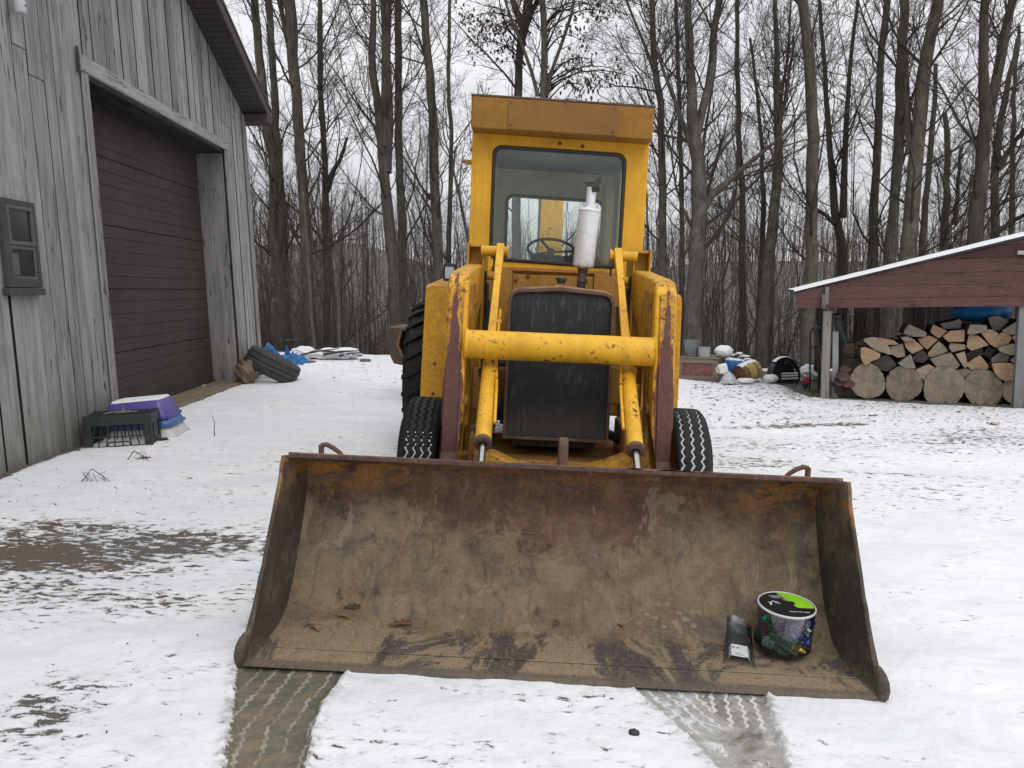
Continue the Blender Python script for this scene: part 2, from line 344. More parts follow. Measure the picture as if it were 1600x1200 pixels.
REDW=oldwood('wine_red_board',(.076,.043,.040),(.096,.053,.049),(.118,.067,.061),2.2,'x'); POSTW=oldwood('shed_post_wood',(.12,.115,.105),(.19,.18,.165),(.26,.25,.23),1,'z')
PLANK=oldwood('old_plank',(.12,.09,.07),(.19,.15,.12),(.26,.21,.17),1,'x')
BARKM=None
def bark(name,lo,hi,sc=1.0,lich=0):
    t=NT(name); P=t.obj; n=t.noise(t.map(P,(1,1,.18)),9*sc,6,.7,.3); m=t.noise(P,1.3,4,.6)
    col=t.ramp(n,[(.3,lo),(.68,hi)]); col=t.mix(t.ma('MULTIPLY',t.step(m,.5,.7),.5),col,tuple((a+b)/2*f for a,b,f in zip(lo,hi,(1.1,1.12,.95))))
    if lich: col=t.mix(t.ma('MULTIPLY',t.step(t.noise(P,3.5,5,.7),.52,.62),lich),col,(.19,.20,.165))
    f=t.noise(t.map(P,(1,1,.12)),30*sc,5,.75,.4); col=t.mix(t.ma('MULTIPLY',t.step(f,.52,.34),.6),col,tuple(c*.5 for c in lo)); t.base(col).rough(.95).spec(.15); t.bump(t.ma('ADD',n,f),1.0,.03); return t.m
BARK_D=bark('dark_bark',(.040,.035,.030),(.125,.110,.095)); BARK_G=bark('grey_bark',(.050,.044,.037),(.140,.124,.106),1,.35); BARK_L=bark('pale_bark',(.066,.058,.046),(.160,.143,.115),1,.4)
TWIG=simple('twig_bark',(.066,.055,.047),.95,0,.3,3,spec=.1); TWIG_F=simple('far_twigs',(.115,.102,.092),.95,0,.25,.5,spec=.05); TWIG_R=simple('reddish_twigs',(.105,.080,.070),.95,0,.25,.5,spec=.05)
LOGBARK=bark('log_bark',(.04,.03,.025),(.12,.095,.075),2)
def endgrain(name,a,b):
    t=NT(name); P=t.obj; rnd=t.geo.outputs['Random Per Island']; n=t.noise(P,6,6,.7); f=t.noise(P,60,4,.7)
    col=t.ramp(n,[(.3,a),(.7,b)]); ck=t.ma('ABSOLUTE',t.ma('SUBTRACT',t.noise(P,9,3,.6,1.2),.5)); col=t.mix(t.ma('MULTIPLY',t.step(f,.5,.7),.35),col,tuple(c*.5 for c in a)); col=t.mix(t.ma('MULTIPLY',t.step(ck,.012,.004),.7),col,tuple(c*.25 for c in a)); col=t.mix(t.ma('MULTIPLY',t.step(t.noise(P,3.5,3),.5,.62),.4),col,tuple(c*.55 for c in a)); oi=t.nt.nodes.new('ShaderNodeObjectInfo').outputs['Random']; col=t.mix(t.ma('MULTIPLY',oi,.30),col,tuple(c*.6 for c in b)); t.base(col).rough(.9).spec(.15); t.bump(f,.5,.006); return t.m
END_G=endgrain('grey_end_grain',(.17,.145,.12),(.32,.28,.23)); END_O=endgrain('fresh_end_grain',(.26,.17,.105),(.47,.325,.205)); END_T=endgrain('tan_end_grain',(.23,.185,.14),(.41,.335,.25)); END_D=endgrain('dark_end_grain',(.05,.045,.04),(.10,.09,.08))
def roundend():
    t=NT('log_round_end'); P=t.obj; X,Y,Z=t.xyz(P)[:3]; n=t.noise(P,5,7,.7,.6)
    r=t.ma('SQRT',t.ma('ADD',t.ma('POWER',X,2.),t.ma('POWER',Z,2.))); w=t.ma('SINE',t.ma('ADD',t.ma('MULTIPLY',r,230.),t.ma('MULTIPLY',n,9.)))
    ang=t.ma('ARCTAN2',X,Z); cr=t.step(t.noise(t.map(P,(1,1,1)),3,2),.4,.6)
    col=t.ramp(n,[(.3,(.12,.10,.08)),(.48,(.25,.21,.165)),(.62,(.31,.255,.19)),(.75,(.38,.28,.19))]); col=t.mix(t.ma('MULTIPLY',t.step(w,.2,1.),.10),col,(.10,.085,.07))
    ck=t.ma('ABSOLUTE',t.ma('SINE',t.ma('ADD',t.ma('MULTIPLY',ang,2.5),t.ma('MULTIPLY',n,3.)))); col=t.mix(t.ma('MULTIPLY',t.step(ck,.035,.01),.7),col,(.05,.04,.035))
    oi=t.nt.nodes.new('ShaderNodeObjectInfo').outputs['Random']; col=t.mix(t.ma('MULTIPLY',oi,.55),col,t.mix(t.step(n,.4,.65),(.085,.068,.055),(.22,.165,.12)))
    t.base(col).rough(.9).spec(.15); t.bump(t.ma('ADD',w,n),.3,.004); return t.m
ROUND=roundend()
TARP=simple('blue_tarp',(.012,.12,.32),.45,0,.2,6,.5); WHITEP=simple('white_plastic',(.66,.68,.68),.5,0,.05,9); 
OAKLEAF=simple('dead_oak_leaf',(.13,.055,.032),.8,0,.4,40); PALELEAF=simple('pale_dead_leaf',(.24,.15,.09),.8,0,.4,40)
STONE=simple('grey_stone',(.11,.10,.09),.9,0,.4,12,.6); BROCK=simple('brown_rock',(.16,.11,.075),.9,0,.4,9,.8,bs=20)
RUSTM=simple('scrap_rust',(.11,.065,.042),.85,0,.45,7,.5)

# ------------------------------------------------------------------ ground
def gbase(x,y):
    x=np.asarray(x,float);y=np.asarray(y,float)
    z=-.28*np.tanh(x/5.0)
    ye=15.2-.5*np.tanh((x-1)/2.5)+.5*(vnoise(x*.35,0*x,5)-.5)
    z=z-6.5*sst(0,16,y-ye)-.25*sst(0,.9,y-ye)
    z=z+10.0*sst(38,115,y)+5.0*sst(34,70,y)*sst(-6,-26,x)+1.5*sst(8,30,x)*sst(40,90,y)+3*(fbm(x*.03,y*.03,9)-.5)*sst(30,60,y)
    return z
def gz(x,y): return float(gbase(np.array([x]),np.array([y]))[0])
def gp(u,v):
    P=onplane(u,v,(0,0,0),(0,0,1))
    for _ in range(8): P=onplane(u,v,(0,0,gz(P.x,P.y)),(0,0,1))
    return P
def axis_pts(segs):
    out=[segs[0][0]]
    for a,b,st in segs:
        x=a
        while x<b-1e-6:
            s_=st(x) if callable(st) else st
            x=min(b,x+s_); out.append(x)
    return np.array(out)
def build_ground():
    xs=axis_pts([(-150,-30,6),(-30,-9,lambda x:max(.12,.12*(-x-8))),(-9,-5,.07),(-5,-1.7,.03),(-1.7,1.7,.014),(1.7,5,.03),(5,9,.06),(9,30,lambda x:max(.1,.12*(x-8))),(30,150,6)])
    ys=axis_pts([(-12,1.5,1.2),(1.5,1.95,.03),(1.95,3.0,.012),(3.0,18,lambda y:.0052*y),(18,60,.7),(60,200,5)])
    X,Y=np.meshgrid(xs,ys); Z=gbase(X,Y)
    near=sst(22,12,Y)
    # gentle snow relief, faint tyre ruts
    Z=Z+near*(  .030*(fbm(X*1.1,Y*1.1,3)-.5)+.020*(fbm(X*4,Y*5,4)-.5)+.009*(fbm(X*22,Y*22,6,3)-.5))
    rel=lambda c,w:np.exp(-((c)/w)**2)
    # coverage: 1 = full snow, 0 = bare
    cov=.772+.07*sst(.6,1.8,X)*sst(5.5,4,Y)+.03*sst(1.6,3.0,Y)*sst(-2.2,-1.2,X)-.10*(fbm(X*.7,Y*.9,15)-.42)
    def blob(u0,v0,u1,v1,depth,soft=1.0):
        # soft patch spanned by two opposite image-plane corners, laid on the ground
        nonlocal cov
        a=gp(u0,v0); b=gp(u1,v1); cx,cy=(a.x+b.x)/2,(a.y+b.y)/2; rx,ry=abs(a.x-b.x)/2,abs(a.y-b.y)/2
        q=((X-cx)/rx)**2+((Y-cy)/ry)**2; cov=cov-depth*np.exp(-q**1.3*soft)
    wob=.05*(fbm(X*2,Y*2,11)-.5)
    blob(-420,905,430,845,.21); blob(-300,890,170,862,.17); blob(-200,960,380,912,.15); blob(-100,860,420,822,.11); blob(-60,1000,330,955,.05); blob(0,1190,340,1010,.05)
    blob(0,838,260,815,.10); blob(-60,1160,190,1060,.20); blob(-60,1195,200,1090,.08); blob(150,870,420,840,.14)
    for k in range(11): blob(1083+k*25,674-k*.6,1097+k*25,668-k*.6,.22)
    for k in range(9): blob(1290+k*30,742+k*1.2,1302+k*30,736+k*1.2,.16)
    blob(1060,640,1620,588,.07); blob(1100,716,1380,686,.085); blob(1070,664,1360,640,.06); blob(1400,694,1740,670,.16); blob(1180,708,1720,688,.06); blob(1300,762,1700,742,.05); blob(540,590,660,560,.10); blob(420,575,560,555,.18)
    blob(1240,640,1620,610,.06); blob(1060,735,1250,715,.08)
    # bare strip under the wall, door sill and shed floor
    wl=-3.61-.0375*(Y-5.29)
    cov=cov-.45*rel(X-wl-.03,.09)*sst(3,4,Y)*(Y<12.2)
    sh=sst(4.1,4.6,X)*sst(10.35,10.8,Y+.42*(X-5))*sst(15,13,Y); cov=cov-.8*sh
    cov=cov-.45*sst(15.0,16.6,Y)+0*X
    cov=cov-.12*sst(30,60,Y)
    cov=np.where(Y>17,np.clip(cov,.38,1),cov)
    # under the machine
    lx=X-.145+.034*(Y-2.6); ly=Y-2.6
    cov=cov-.35*sst(1.1,.7,np.abs(lx))*sst(.6,1.2,ly)*sst(6.0,4.5,ly)
    # tyre prints: across/along coordinates
    def curve(pts):
        W=[gp(*p) for p in pts]; yy=np.array([w.y for w in W]);xx=np.array([w.x for w in W]); o=np.argsort(yy); return yy[o],xx[o]
    def interp(c,Y,dx0=0):
        yy,xx=c; r=np.interp(Y,yy,xx); s0=(xx[1]-xx[0])/(yy[1]-yy[0]); s1=(xx[-1]-xx[-2])/(yy[-1]-yy[-2])
        r=np.where(Y<yy[0],xx[0]+(Y-yy[0])*s0,r); return np.where(Y>yy[-1],xx[-1]+(Y-yy[-1])*s1*.6,r)
    wv=.03*(fbm(X*9,Y*9,21)-.5)+.02*(fbm(X*30,Y*30,22)-.5)
    LE=curve([(372,1040),(364,1100),(360,1150),(350,1200)]); RE=curve([(540,1053),(505,1100),(487,1150),(478,1200)]); RI=curve([(463,1051),(425,1091),(385,1140),(361,1197)])
    le=interp(LE,Y);re=interp(RE,Y); dL=np.minimum(np.minimum(X-le,re-X),3.05-Y); tL=sst(-.01,.01,dL)
    tuL=X-interp(RI,Y)
    LE2=curve([(985,1072),(1040,1120),(1090,1165),(1120,1200)]); RE2=curve([(1195,1080),(1205,1120),(1220,1160),(1232,1200)])
    le2=interp(LE2,Y);re2=interp(RE2,Y); dR=np.minimum(np.minimum(X-le2,re2-X),3.05-Y); tR=sst(-.01,.01,dR)
    tuR=np.where(X<(le2+re2)/2,X-le2,re2-X+.006)
    Z=Z+.012*sst(.3,.6,cov)*near-.014*np.maximum(tL,tR*.8)+.010*np.exp(-((np.maximum(dL,dR)+.008)/.012)**2)*(.3+1.4*vnoise(X*30,Y*30,33))*(Y<2.95)
    # rut lines crossing the yard on both sides
    F=[]
    ny,nx=X.shape; idx=np.arange(ny*nx).reshape(ny,nx)
    F=np.stack([idx[:-1,:-1],idx[:-1,1:],idx[1:,1:],idx[1:,:-1]],-1).reshape(-1,4)
    V=np.stack([X,Y,Z],-1).reshape(-1,3)
    t=NT('snowy_ground'); P=t.obj
    cv=t.attr('cov')
    n=t.noise(t.map(P,(.6,1.2,1)),24,7,.66,.45); nb=t.noise(t.map(P,(.5,1.3,1)),2.4,5,.62); nf=t.noise(P,110,4,.6)
    jag=t.ma('ADD',t.ma('MULTIPLY',t.ma('SUBTRACT',t.noise(P,30,6,.75,.5),.5),.06),t.ma('MULTIPLY',t.ma('SUBTRACT',t.noise(P,140,3,.7),.5),.03))
    tl=t.step(t.ma('ADD',t.attr('distl'),jag),-.003,.004); tr=t.step(t.ma('ADD',t.attr('distr'),t.ma('MULTIPLY',jag,1.6)),-.012,.012)
    def ridge(tu,sp,la,amp,w,ns):
        Yc=t.ma('ADD',t.xyz(P)[1],t.ma('MULTIPLY',tu,.35)); z=t.ma('PINGPONG',Yc,la); q=t.ma('ADD',t.ma('ADD',t.ma('ADD',tu,t.ma('MULTIPLY',t.ma('SUBTRACT',t.noise(P,6,2),.5),.05)),t.ma('MULTIPLY',z,amp)),t.ma('MULTIPLY',t.ma('SUBTRACT',t.noise(P,45,4,.6),.5),ns))
        q=t.ma('PINGPONG',q,sp/2); return t.step(q,w,w*.55)
    brk=t.step(t.noise(P,9,3,.6),.36,.46)
    rl=t.ma('MULTIPLY',ridge(t.attr('tul'),.066,.017,.50,.0085,.016),brk); rr=t.ma('MULTIPLY',ridge(t.attr('tur'),.052,.020,.55,.0085,.018),t.step(t.ma('ADD',t.xyz(P)[1],t.ma('MULTIPLY',t.noise(P,7,3),.3)),2.42,2.56))
    thr=t.ma('ADD',t.ma('ADD',t.ma('MULTIPLY',n,.72),t.ma('MULTIPLY',nb,.28)),t.ma('MULTIPLY',t.ma('SUBTRACT',nf,.5),.08))
    e=t.ma('SUBTRACT',cv,t.ma('ADD',t.ma('MULTIPLY',t.ma('SUBTRACT',thr,.5),1.7),.5))
    snow=t.step(e,-.012,.03)
    asph=t.ramp(t.noise(P,240,3,.7),[(.3,(.05,.046,.042)),(.55,(.105,.098,.088)),(.75,(.20,.19,.17))]); asph=t.mix(t.step(nb,.42,.6),asph,(.105,.082,.062))
    yv=t.xyz(P)[1]; far=t.step(yv,15.0,17.0); asph=t.mix(far,asph,t.ramp(t.noise(P,5,6,.7),[(.35,(.05,.042,.036)),(.65,(.12,.10,.085))]))
    sn=t.ramp(nb,[(.3,(.62,.64,.67)),(.6,(.73,.74,.755))]); thin=t.step(e,.16,.0); sn=t.mix(t.ma('MULTIPLY',thin,.5),sn,(.40,.40,.40)); mt=t.noise(t.map(P,(.7,1.2,1)),6,6,.7,.6); sn=t.mix(t.ma('MULTIPLY',t.step(mt,.52,.70),.34),sn,(.50,.51,.53))
    dk=t.step(t.noise(P,40,5,.7),.68,.72); sn=t.mix(t.ma('MULTIPLY',dk,.25),sn,(.35,.33,.31))
    for nm in('distl','distr'):
        dd=t.ma('ADD',t.attr(nm),jag); sn=t.mix(t.ma('MULTIPLY',t.ma('MULTIPLY',t.step(dd,-.055,-.002),t.step(n,.42,.60)),.75),sn,(.33,.31,.28))
    col=t.mix(snow,asph,sn)
    sl=t.ramp(t.noise(P,10,6,.68,.6),[(.3,(.085,.080,.063)),(.48,(.125,.115,.088)),(.58,(.155,.135,.098)),(.64,(.20,.145,.085)),(.78,(.16,.15,.12))]); sl=t.mix(t.ma('MULTIPLY',t.step(t.noise(P,150,3,.6),.55,.68),.45),sl,(.06,.055,.042)); sl=t.mix(t.ma('MULTIPLY',rl,.85),sl,t.ramp(t.noise(P,12,4),[(.35,(.19,.17,.13)),(.6,(.33,.31,.26))]))
    col=t.mix(tl,col,sl)
    s2=t.ramp(t.noise(P,7,6,.7,.6),[(.32,(.13,.12,.10)),(.42,(.27,.26,.235)),(.55,(.36,.355,.335)),(.62,(.62,.63,.64))]); s2=t.mix(t.ma('MULTIPLY',rr,.8),s2,(.64,.64,.64)); s2=t.mix(t.step(t.noise(t.map(P,(1,.7,1)),20,5,.7),.64,.67),s2,(.08,.07,.052)); s2=t.mix(t.step(t.noise(P,26,3,.5,.8),.66,.68),s2,(.50,.48,.44))
    col=t.mix(tr,col,s2)
    t.base(col); t.rough(t.ma('SUBTRACT',.75,t.ma('MULTIPLY',t.ma('MAXIMUM',tl,t.ma('MULTIPLY',tr,.7)),.35))).spec(.35)
    t.b.inputs['Subsurface Weight'].default_value=0
    h=t.ma('ADD',t.ma('MULTIPLY',snow,1.0),t.ma('MULTIPLY',t.noise(P,30,6,.65),.8)); h=t.ma('ADD',h,t.ma('MULTIPLY',t.ma('MAXIMUM',t.ma('MULTIPLY',rl,tl),t.ma('MULTIPLY',rr,tr)),.4))
    t.bump(h,.55,.012)
    o=np_mesh('ground',V,F,t.m,None,True,{'cov':cov,'distl':np.clip(dL,-.3,.3),'distr':np.clip(dR,-.3,.3),'tul':np.clip(tuL,-1,1),'tur':np.clip(tuR,-1,1)}); tag(o,kind='structure'); return o
build_ground()

# ------------------------------------------------------------------ loader
LM=Matrix.Translation((.145,2.598,.004))@Matrix.Rotation(radians(-1.95),4,'Z')@Matrix.Rotation(radians(3.35),4,'Y')
def build_loader():
    R=empty('backhoe_loader',label='old yellow backhoe loader with a rusty front bucket resting on the snow',cat='loader',mw=LM)
    def part(mb,name,mat,par=R,bevel=0,**k): return mb.build(name,mat,par,bevel,**k)
    # --- bucket shell
    prof=[(0,.012),(.13,.02),(.30,.03),(.345,.040),(.385,.062),(.425,.100),(.47,.155),(.515,.22),(.555,.29),(.595,.365),(.63,.44),(.652,.50),(.66,.545),(.652,.585),(.615,.618),(.56,.640),(.49,.660),(.42,.684)]
    pr=np.array(prof); tt=np.r_[0,np.cumsum(np.hypot(*np.diff(pr,axis=0).T))]; u=np.linspace(0,tt[-1],60); py=np.interp(u,tt,pr[:,0]);pz=np.interp(u,tt,pr[:,1])
    for _ in range(2): py[1:-1]=(py[:-2]+2*py[1:-1]+py[2:])/4;pz[1:-1]=(pz[:-2]+2*pz[1:-1]+pz[2:])/4
    nx=150; V=[];F=[]
    for i in range(60):
        wx=np.interp(py[i],[0,.1,.3,.66],[1.150,1.135,1.113,1.111]); 
        xs=np.linspace(-wx,wx,nx); d=.006*(fbm(xs*3+7,np.full(nx,u[i]*5),41)-.5)+.003*(fbm(xs*14,np.full(nx,u[i]*14),42)-.5)
        dirt=.030*np.exp(-((xs-.42)/.22)**2-((py[i]-.40)/.07)**2)*fbm(xs*14,np.full(nx,u[i]*14),43)+.010*np.exp(-((xs+.75)/.3)**2-((py[i]-.36)/.06)**2)
        for x,a,b in zip(xs,d,dirt): V.append((x,py[i]+a*.5-b*.5,pz[i]+a+b))
    off=len(V)
    # outer skin 14 mm behind
    tn=np.gradient(np.stack([py,pz],1),axis=0); tn/=np.linalg.norm(tn,axis=1)[:,None]; no=np.stack([tn[:,1],-tn[:,0]],1)
    for i in range(60):
        wx=np.interp(py[i],[0,.1,.3,.66],[1.150,1.135,1.113,1.111])
        for x in np.linspace(-wx,wx,nx): V.append((x,py[i]+no[i,0]*.012,pz[i]+no[i,1]*.012))
    for o_ in (0,off):
        for i in range(59):
            for j in range(nx-1): F.append((o_+i*nx+j,o_+i*nx+j+1,o_+(i+1)*nx+j+1,o_+(i+1)*nx+j))
    for j in range(nx-1): F.append((j,j+1,off+j+1,off+j)); F.append((59*nx+j,59*nx+j+1,off+59*nx+j+1,off+59*nx+j))
    bk=MB().add(V,F); B=part(bk,'bucket',B_BACK,ang=60); tag(B,'wide rusty loader bucket caked with dried mud')
    # side plates
    for s in(-1,1):
        sp=MB(); inner=list(zip(py[2:],pz[2:])); front=[(.0,.012),(.012,.05),(.05,.095),(.10,.165),(.165,.275),(.235,.39),(.31,.50),(.365,.585),(.385,.625),(.392,.66),(.405,.684)]
        fr=np.array(front); ft=np.r_[0,np.cumsum(np.hypot(*np.diff(fr,axis=0).T))]; n=len(inner); fu=np.linspace(0,ft[-1],n); fy=np.interp(fu,ft,fr[:,0]);fz=np.interp(fu,ft,fr[:,1])
        V=[];F=[];m=8
        for k in range(n):
            for j in range(m):
                a=j/(m-1); y=inner[k][0]*(1-a)+fy[k]*a; z=inner[k][1]*(1-a)+fz[k]*a
                xx=(1.103+.020*a+.022*max(0,1-z/.3)*a)+.004*(float(fbm(np.array([y*5]),np.array([z*5]),50+s)[0])-.5)
                V.append((s*xx,y,z))
        o2=len(V); V+=[(x+s*.013,y,z) for x,y,z in V]
        for o_ in(0,o2):
            for k in range(n-1):
                for j in range(m-1): F.append((o_+k*m+j,o_+k*m+j+1,o_+(k+1)*m+j+1,o_+(k+1)*m+j))
        for k in range(n-1): F.append((k*m+m-1,(k+1)*m+m-1,o2+(k+1)*m+m-1,o2+k*m+m-1))
        sp.add(V,F); sp.tube([(s*(1.136 if z<.1 else 1.132 if z<.3 else 1.128),y-.002,z) for y,z in zip(fy[1::3],fz[1::3])],.009,8)
        part(sp,'side_plate',B_SIDE,B,ang=50)
        # rounded end lug
        lg=MB(); lg.tube([(s*1.146,-.004,-.004),(s*1.148,-.005,.012),(s*1.149,-.003,.034),(s*1.148,.006,.058),(s*1.146,.020,.080),(s*1.142,.036,.096),(s*1.138,.050,.106)],[.010,.018,.0215,.0215,.018,.012,.005],20); part(lg,'end_lug',B_SIDE,B)
    ce=MB(); ce.prism([(-.012,.0),(-.004,.014),(.10,.022),(.10,.004)],'x',-1.145,1.145); ce.tube([(-1.1,.105,.022),(-.4,.104,.0235),(.3,.106,.022),(1.1,.105,.022)],.004,6); part(ce,'cutting_edge',B_BACK,B,.003)
    rm=MB(); rm.prism([(-1.118,.680),(-1.090,.692),(1.080,.692),(1.115,.680),(1.115,.676),(-1.118,.676)],'y',.412,.436); part(rm,'top_rim',B_RIM,B,.005)
    for s,hx in((-1,-1.0),(1,1.0)):
        hk=MB(); hk.tube([(hx,.50,.645),(hx,.50,.715)],[.0115,.011],10); hk.tube([(hx,.50,.713),(hx-s*.022,.50,.717),(hx-s*.05,.50,.704),(hx-s*.078,.50,.684),(hx-s*.10,.50,.655)],[.010,.010,.010,.009,.008],10); part(hk,'lifting_hook',IRON,B)
    mbk=MB(); mbk.prism([(.56,.62),(.74,.62),(.70,.72),(.655,.765),(.62,.768),(.585,.74)],'x',-.014,.026); part(mbk,'centre_bracket',IRON,B,.008)
    # --- arms
    arm=[(2.95,1.40),(2.95,1.52),(2.85,1.56),(1.78,1.475),(1.66,1.455),(1.61,1.41),(1.42,.52),(1.10,.16),(.78,.08),(.78,.22),(1.2,.30),(1.63,.62),(1.80,.88),(1.98,1.05),(2.30,1.18),(2.6,1.30)]
    for s in(-1,1):
        a=MB(); x0,x1=(s*.505,s*.622); a.prism(arm,'x',min(x0,x1),max(x0,x1))
        A=part(a,'lift_arm',Y_ARM,R,.016,seg=3)
        # face plate and inner gusset
        f=MB(); fp=[(1.612,1.39),(1.590,1.385),(1.425,.60),(1.408,.50),(1.45,.50)]; f.prism(fp,'x',min(s*.53,s*.612),max(s*.53,s*.612)); part(f,'face_plate',Y_ARM,A,.006)
        g=MB(); g.prism([(1.70,1.40),(1.95,1.42),(2.06,1.30),(1.98,1.10),(1.82,.95),(1.70,.62),(1.62,.62)],'x',min(s*.493,s*.5045),max(s*.493,s*.5045)); part(g,'gusset',Y_ARM,A,.004)
    ct=MB(); ct.tube([(-.50,1.52,1.083),(.50,1.52,1.083)],.077,40); part(ct,'cross_tube',Y_TUBE)
    for s in(-1,1):
        wd=MB(); wd.lathe([(.077,-.004),(.086,0),(.082,.006),(.077,.012)],(s*.505,1.52,1.083),(-s,0,0),40)
        part(wd,'weld_ring',Y_TUBE)
    # --- tilt linkage
    for s in(-1,1):
        x=s*.375; c=MB()
        p0=Vector((x+s*.006,1.66,.985)); p1=Vector((x-s*.015,.955,.655)); d=(p1-p0).normalized()
        c.lathe([(.018,0),(.028,.006),(.036,.02),(.0395,.04),(.0395,(p1-p0).length-.05),(.0415,(p1-p0).length-.045),(.0415,(p1-p0).length-.004),(.040,(p1-p0).length),(.022,(p1-p0).length+.002)],p0,d,28); c.tube([p0+Vector((s*-.035,0,.03)),p0+d*.3+Vector((s*-.048,0,.02)),p0+d*.62+Vector((s*-.05,0,.01))],.008,8)
        C=part(c,'tilt_cylinder',Y_CYL)
        r=MB(); r.cyl(p1-d*.02,p1+d*.20,.0165,None,20); part(r,'piston_rod',CHROME,C)
        gl=MB(); gl.lathe([(.042,0),(.044,.004),(.044,.024),(.033,.029),(.02,.031)],p1-d*.026,d,28); part(gl,'gland_nut',IRON,C)
        l=MB(); q0=Vector((s*.392,2.62,1.665)); q1=Vector((s*.383,1.62,.955)); w=Vector((s*.026,0,0)); n=(q1-q0).normalized(); up=n.cross(Vector((1,0,0))).normalized()
        V=[]
        for q,ww in((q0,1.0),(q0.lerp(q1,.35),.8),(q1,1.05)):
            for a_,b_ in((-1,-1),(1,-1),(1,1),(-1,1)): V.append(q+w*a_*ww+up*(.028*b_))
        F=[(0,1,2,3),(8,11,10,9)]+[(i*4+j,(i+1)*4+j,(i+1)*4+(j+1)%4,i*4+(j+1)%4) for i in range(2) for j in range(4)]
        l.add(V,F); part(l,'link_bar',Y_CYL,R,.004)
        if s<0:
            ir=MB(); ir.tube([(-.348,2.0,1.26),(-.347,1.45,.90),(-.346,1.20,.735)],.008,8); ir.cyl((-.36,1.90,1.19),(-.335,1.90,1.19),.016,None,12); part(ir,'level_indicator_rod',Y_CYL)
        pin=MB(); pin.cyl((s*.345,2.60,1.632),(s*.52,2.60,1.632),.034,None,24); pin.cyl((s*.338,2.60,1.632),(s*.348,2.60,1.632),.045,None,24); part(pin,'pivot_pin',Y_CYL)
        p2=MB(); p2.cyl((s*.43,2.66,1.47),(s*.52,2.66,1.47),.030,None,24); part(p2,'pivot_pin',Y_CYL)
        # tower
        tw=MB(); tw.bb(s*.510,s*.600,2.70,2.90,.25,1.66); tw.bb(s*.496,s*.510,2.60,2.98,.25,1.672); tw.bb(s*.600,s*.612,2.58,3.0,.25,1.685); tw.bb(s*.511,s*.599,2.62,2.70,1.655,1.675)
        part(tw,'loader_tower',Y_CAB,R,.005)
        tr=MB(); tr.tube([(s*.47,2.6,1.42),(s*.46,2.6,1.0),(s*.455,2.55,.6),(s*.45,2.3,.45)],.011,8); tr.tube([(s*.485,2.62,1.5),(s*.48,2.6,1.0),(s*.478,2.55,.62)],.009,8); part(tr,'hydraulic_line',DARK)
    hs=MB(); hs.tube([(-.365,2.62,1.60),(-.40,2.55,1.62),(-.43,2.60,1.58),(-.44,2.66,1.5)],.006,8); part(hs,'grease_hose',GREYM); hs=MB(); hs.tube([(.365,2.62,1.58),(.345,2.54,1.56),(.35,2.6,1.50)],.006,8); part(hs,'grease_hose',GREYM)
    for s in(-1,1):
        g=MB(); g.tube([(s*.44,2.3,.47),(s*.42,2.0,.60),(s*.41,1.72,.80),(s*.42,1.66,.93),(s*.40,1.63,.99)],.012,10); part(g,'hydraulic_hose',BLK)
        g=MB(); g.tube([(s*.47,2.4,.50),(s*.455,1.9,.52),(s*.43,1.45,.62),(s*.425,1.15,.70)],.011,10); part(g,'hydraulic_hose',BLK)
        g=MB(); g.cyl((s*.49,1.60,.76),(s*.506,1.60,.76),.035,None,24); part(g,'pin_boss',Y_BODY)
    # --- grille & hood
    og=[(-.300,.515),(-.296,1.33),(-.280,1.370),(-.24,1.388),(0,1.408),(.255,1.388),(.295,1.370),(.310,1.33),(.318,.515)]
    ig=[(-.284,.530),(-.280,1.32),(-.268,1.352),(-.235,1.368),(0,1.384),(.248,1.368),(.282,1.352),(.294,1.32),(.302,.530)]
    g=MB(); g.ring(og,ig,'y',1.82,1.95); part(g,'grille_surround',IRON,R,.004)
    g=MB(); n=24; V=[];F=[]
    for i in range(n+1):
        for j in range(n+1):
            a=i/n;b=j/n; x=-.284+(.586)*a; z=.53+(.845)*b; top=1.384-.28*abs(a-.5)**3
            z=.53+(min(1.378,top-.004)-.53)*b; V.append((x,1.842-.012*sin(pi*a)*sin(pi*b)**.5+.002*sin(9*a+5*b),z))
    for i in range(n):
        for j in range(n): F.append((i*(n+1)+j,(i+1)*(n+1)+j,(i+1)*(n+1)+j+1,i*(n+1)+j+1))
    g.add(V,F); part(g,'grille_screen',GRILLE)
    g=MB(); g.prism([(-.299,.95),(-.299,1.335),(-.281,1.377),(-.24,1.397),(0,1.418),(.255,1.397),(.298,1.377),(.313,1.335),(.313,.95)],'y',1.865,3.36); part(g,'hood',yellow('hood_paint',.6,.9,(.44,.24,.06),dust=.35),R,.012)
    g=MB(); g.bb(-.25,.25,1.95,3.3,.45,.95); g.bb(-.33,-.27,2.1,2.6,.55,.72); g.bb(.27,.36,2.2,2.8,.5,.85); g.cyl((-.42,2.3,.62),(-.28,2.3,.62),.06); g.cyl((-.40,2.75,.86),(-.30,2.75,.86),.05); g.tube([(-.36,2.0,.8),(-.4,2.4,.9),(-.38,2.9,.85)],.015); g.tube([(.3,1.95,.56),(.42,2.0,.50),(.5,2.1,.49)],.028,12); part(g,'engine',DARK,R,.006)
    g=MB(); g.bb(.34,.50,2.15,2.22,.70,.93); part(g,'battery_box',Y_BODY,R,.008)
    g=MB(); g.lathe([(.0,.030),(.028,.030),(.034,.024),(.034,.010),(.026,.008),(.026,-.01)],(.012,2.2,1.440),(0,0,1),20); part(g,'radiator_cap',DARK)
    # --- muffler
    p0=Vector((.150,2.5,1.40)); ax=Vector((.062,0,1)).normalized(); g=MB()
    g.lathe([(.0,.140),(.045,.138),(.066,.150),(.069,.165),(.069,.500),(.072,.505),(.072,.514),(.060,.522),(.036,.530),(.030,.56),(.032,.66)],p0,ax,32); MU=part(g,'muffler',MUF)
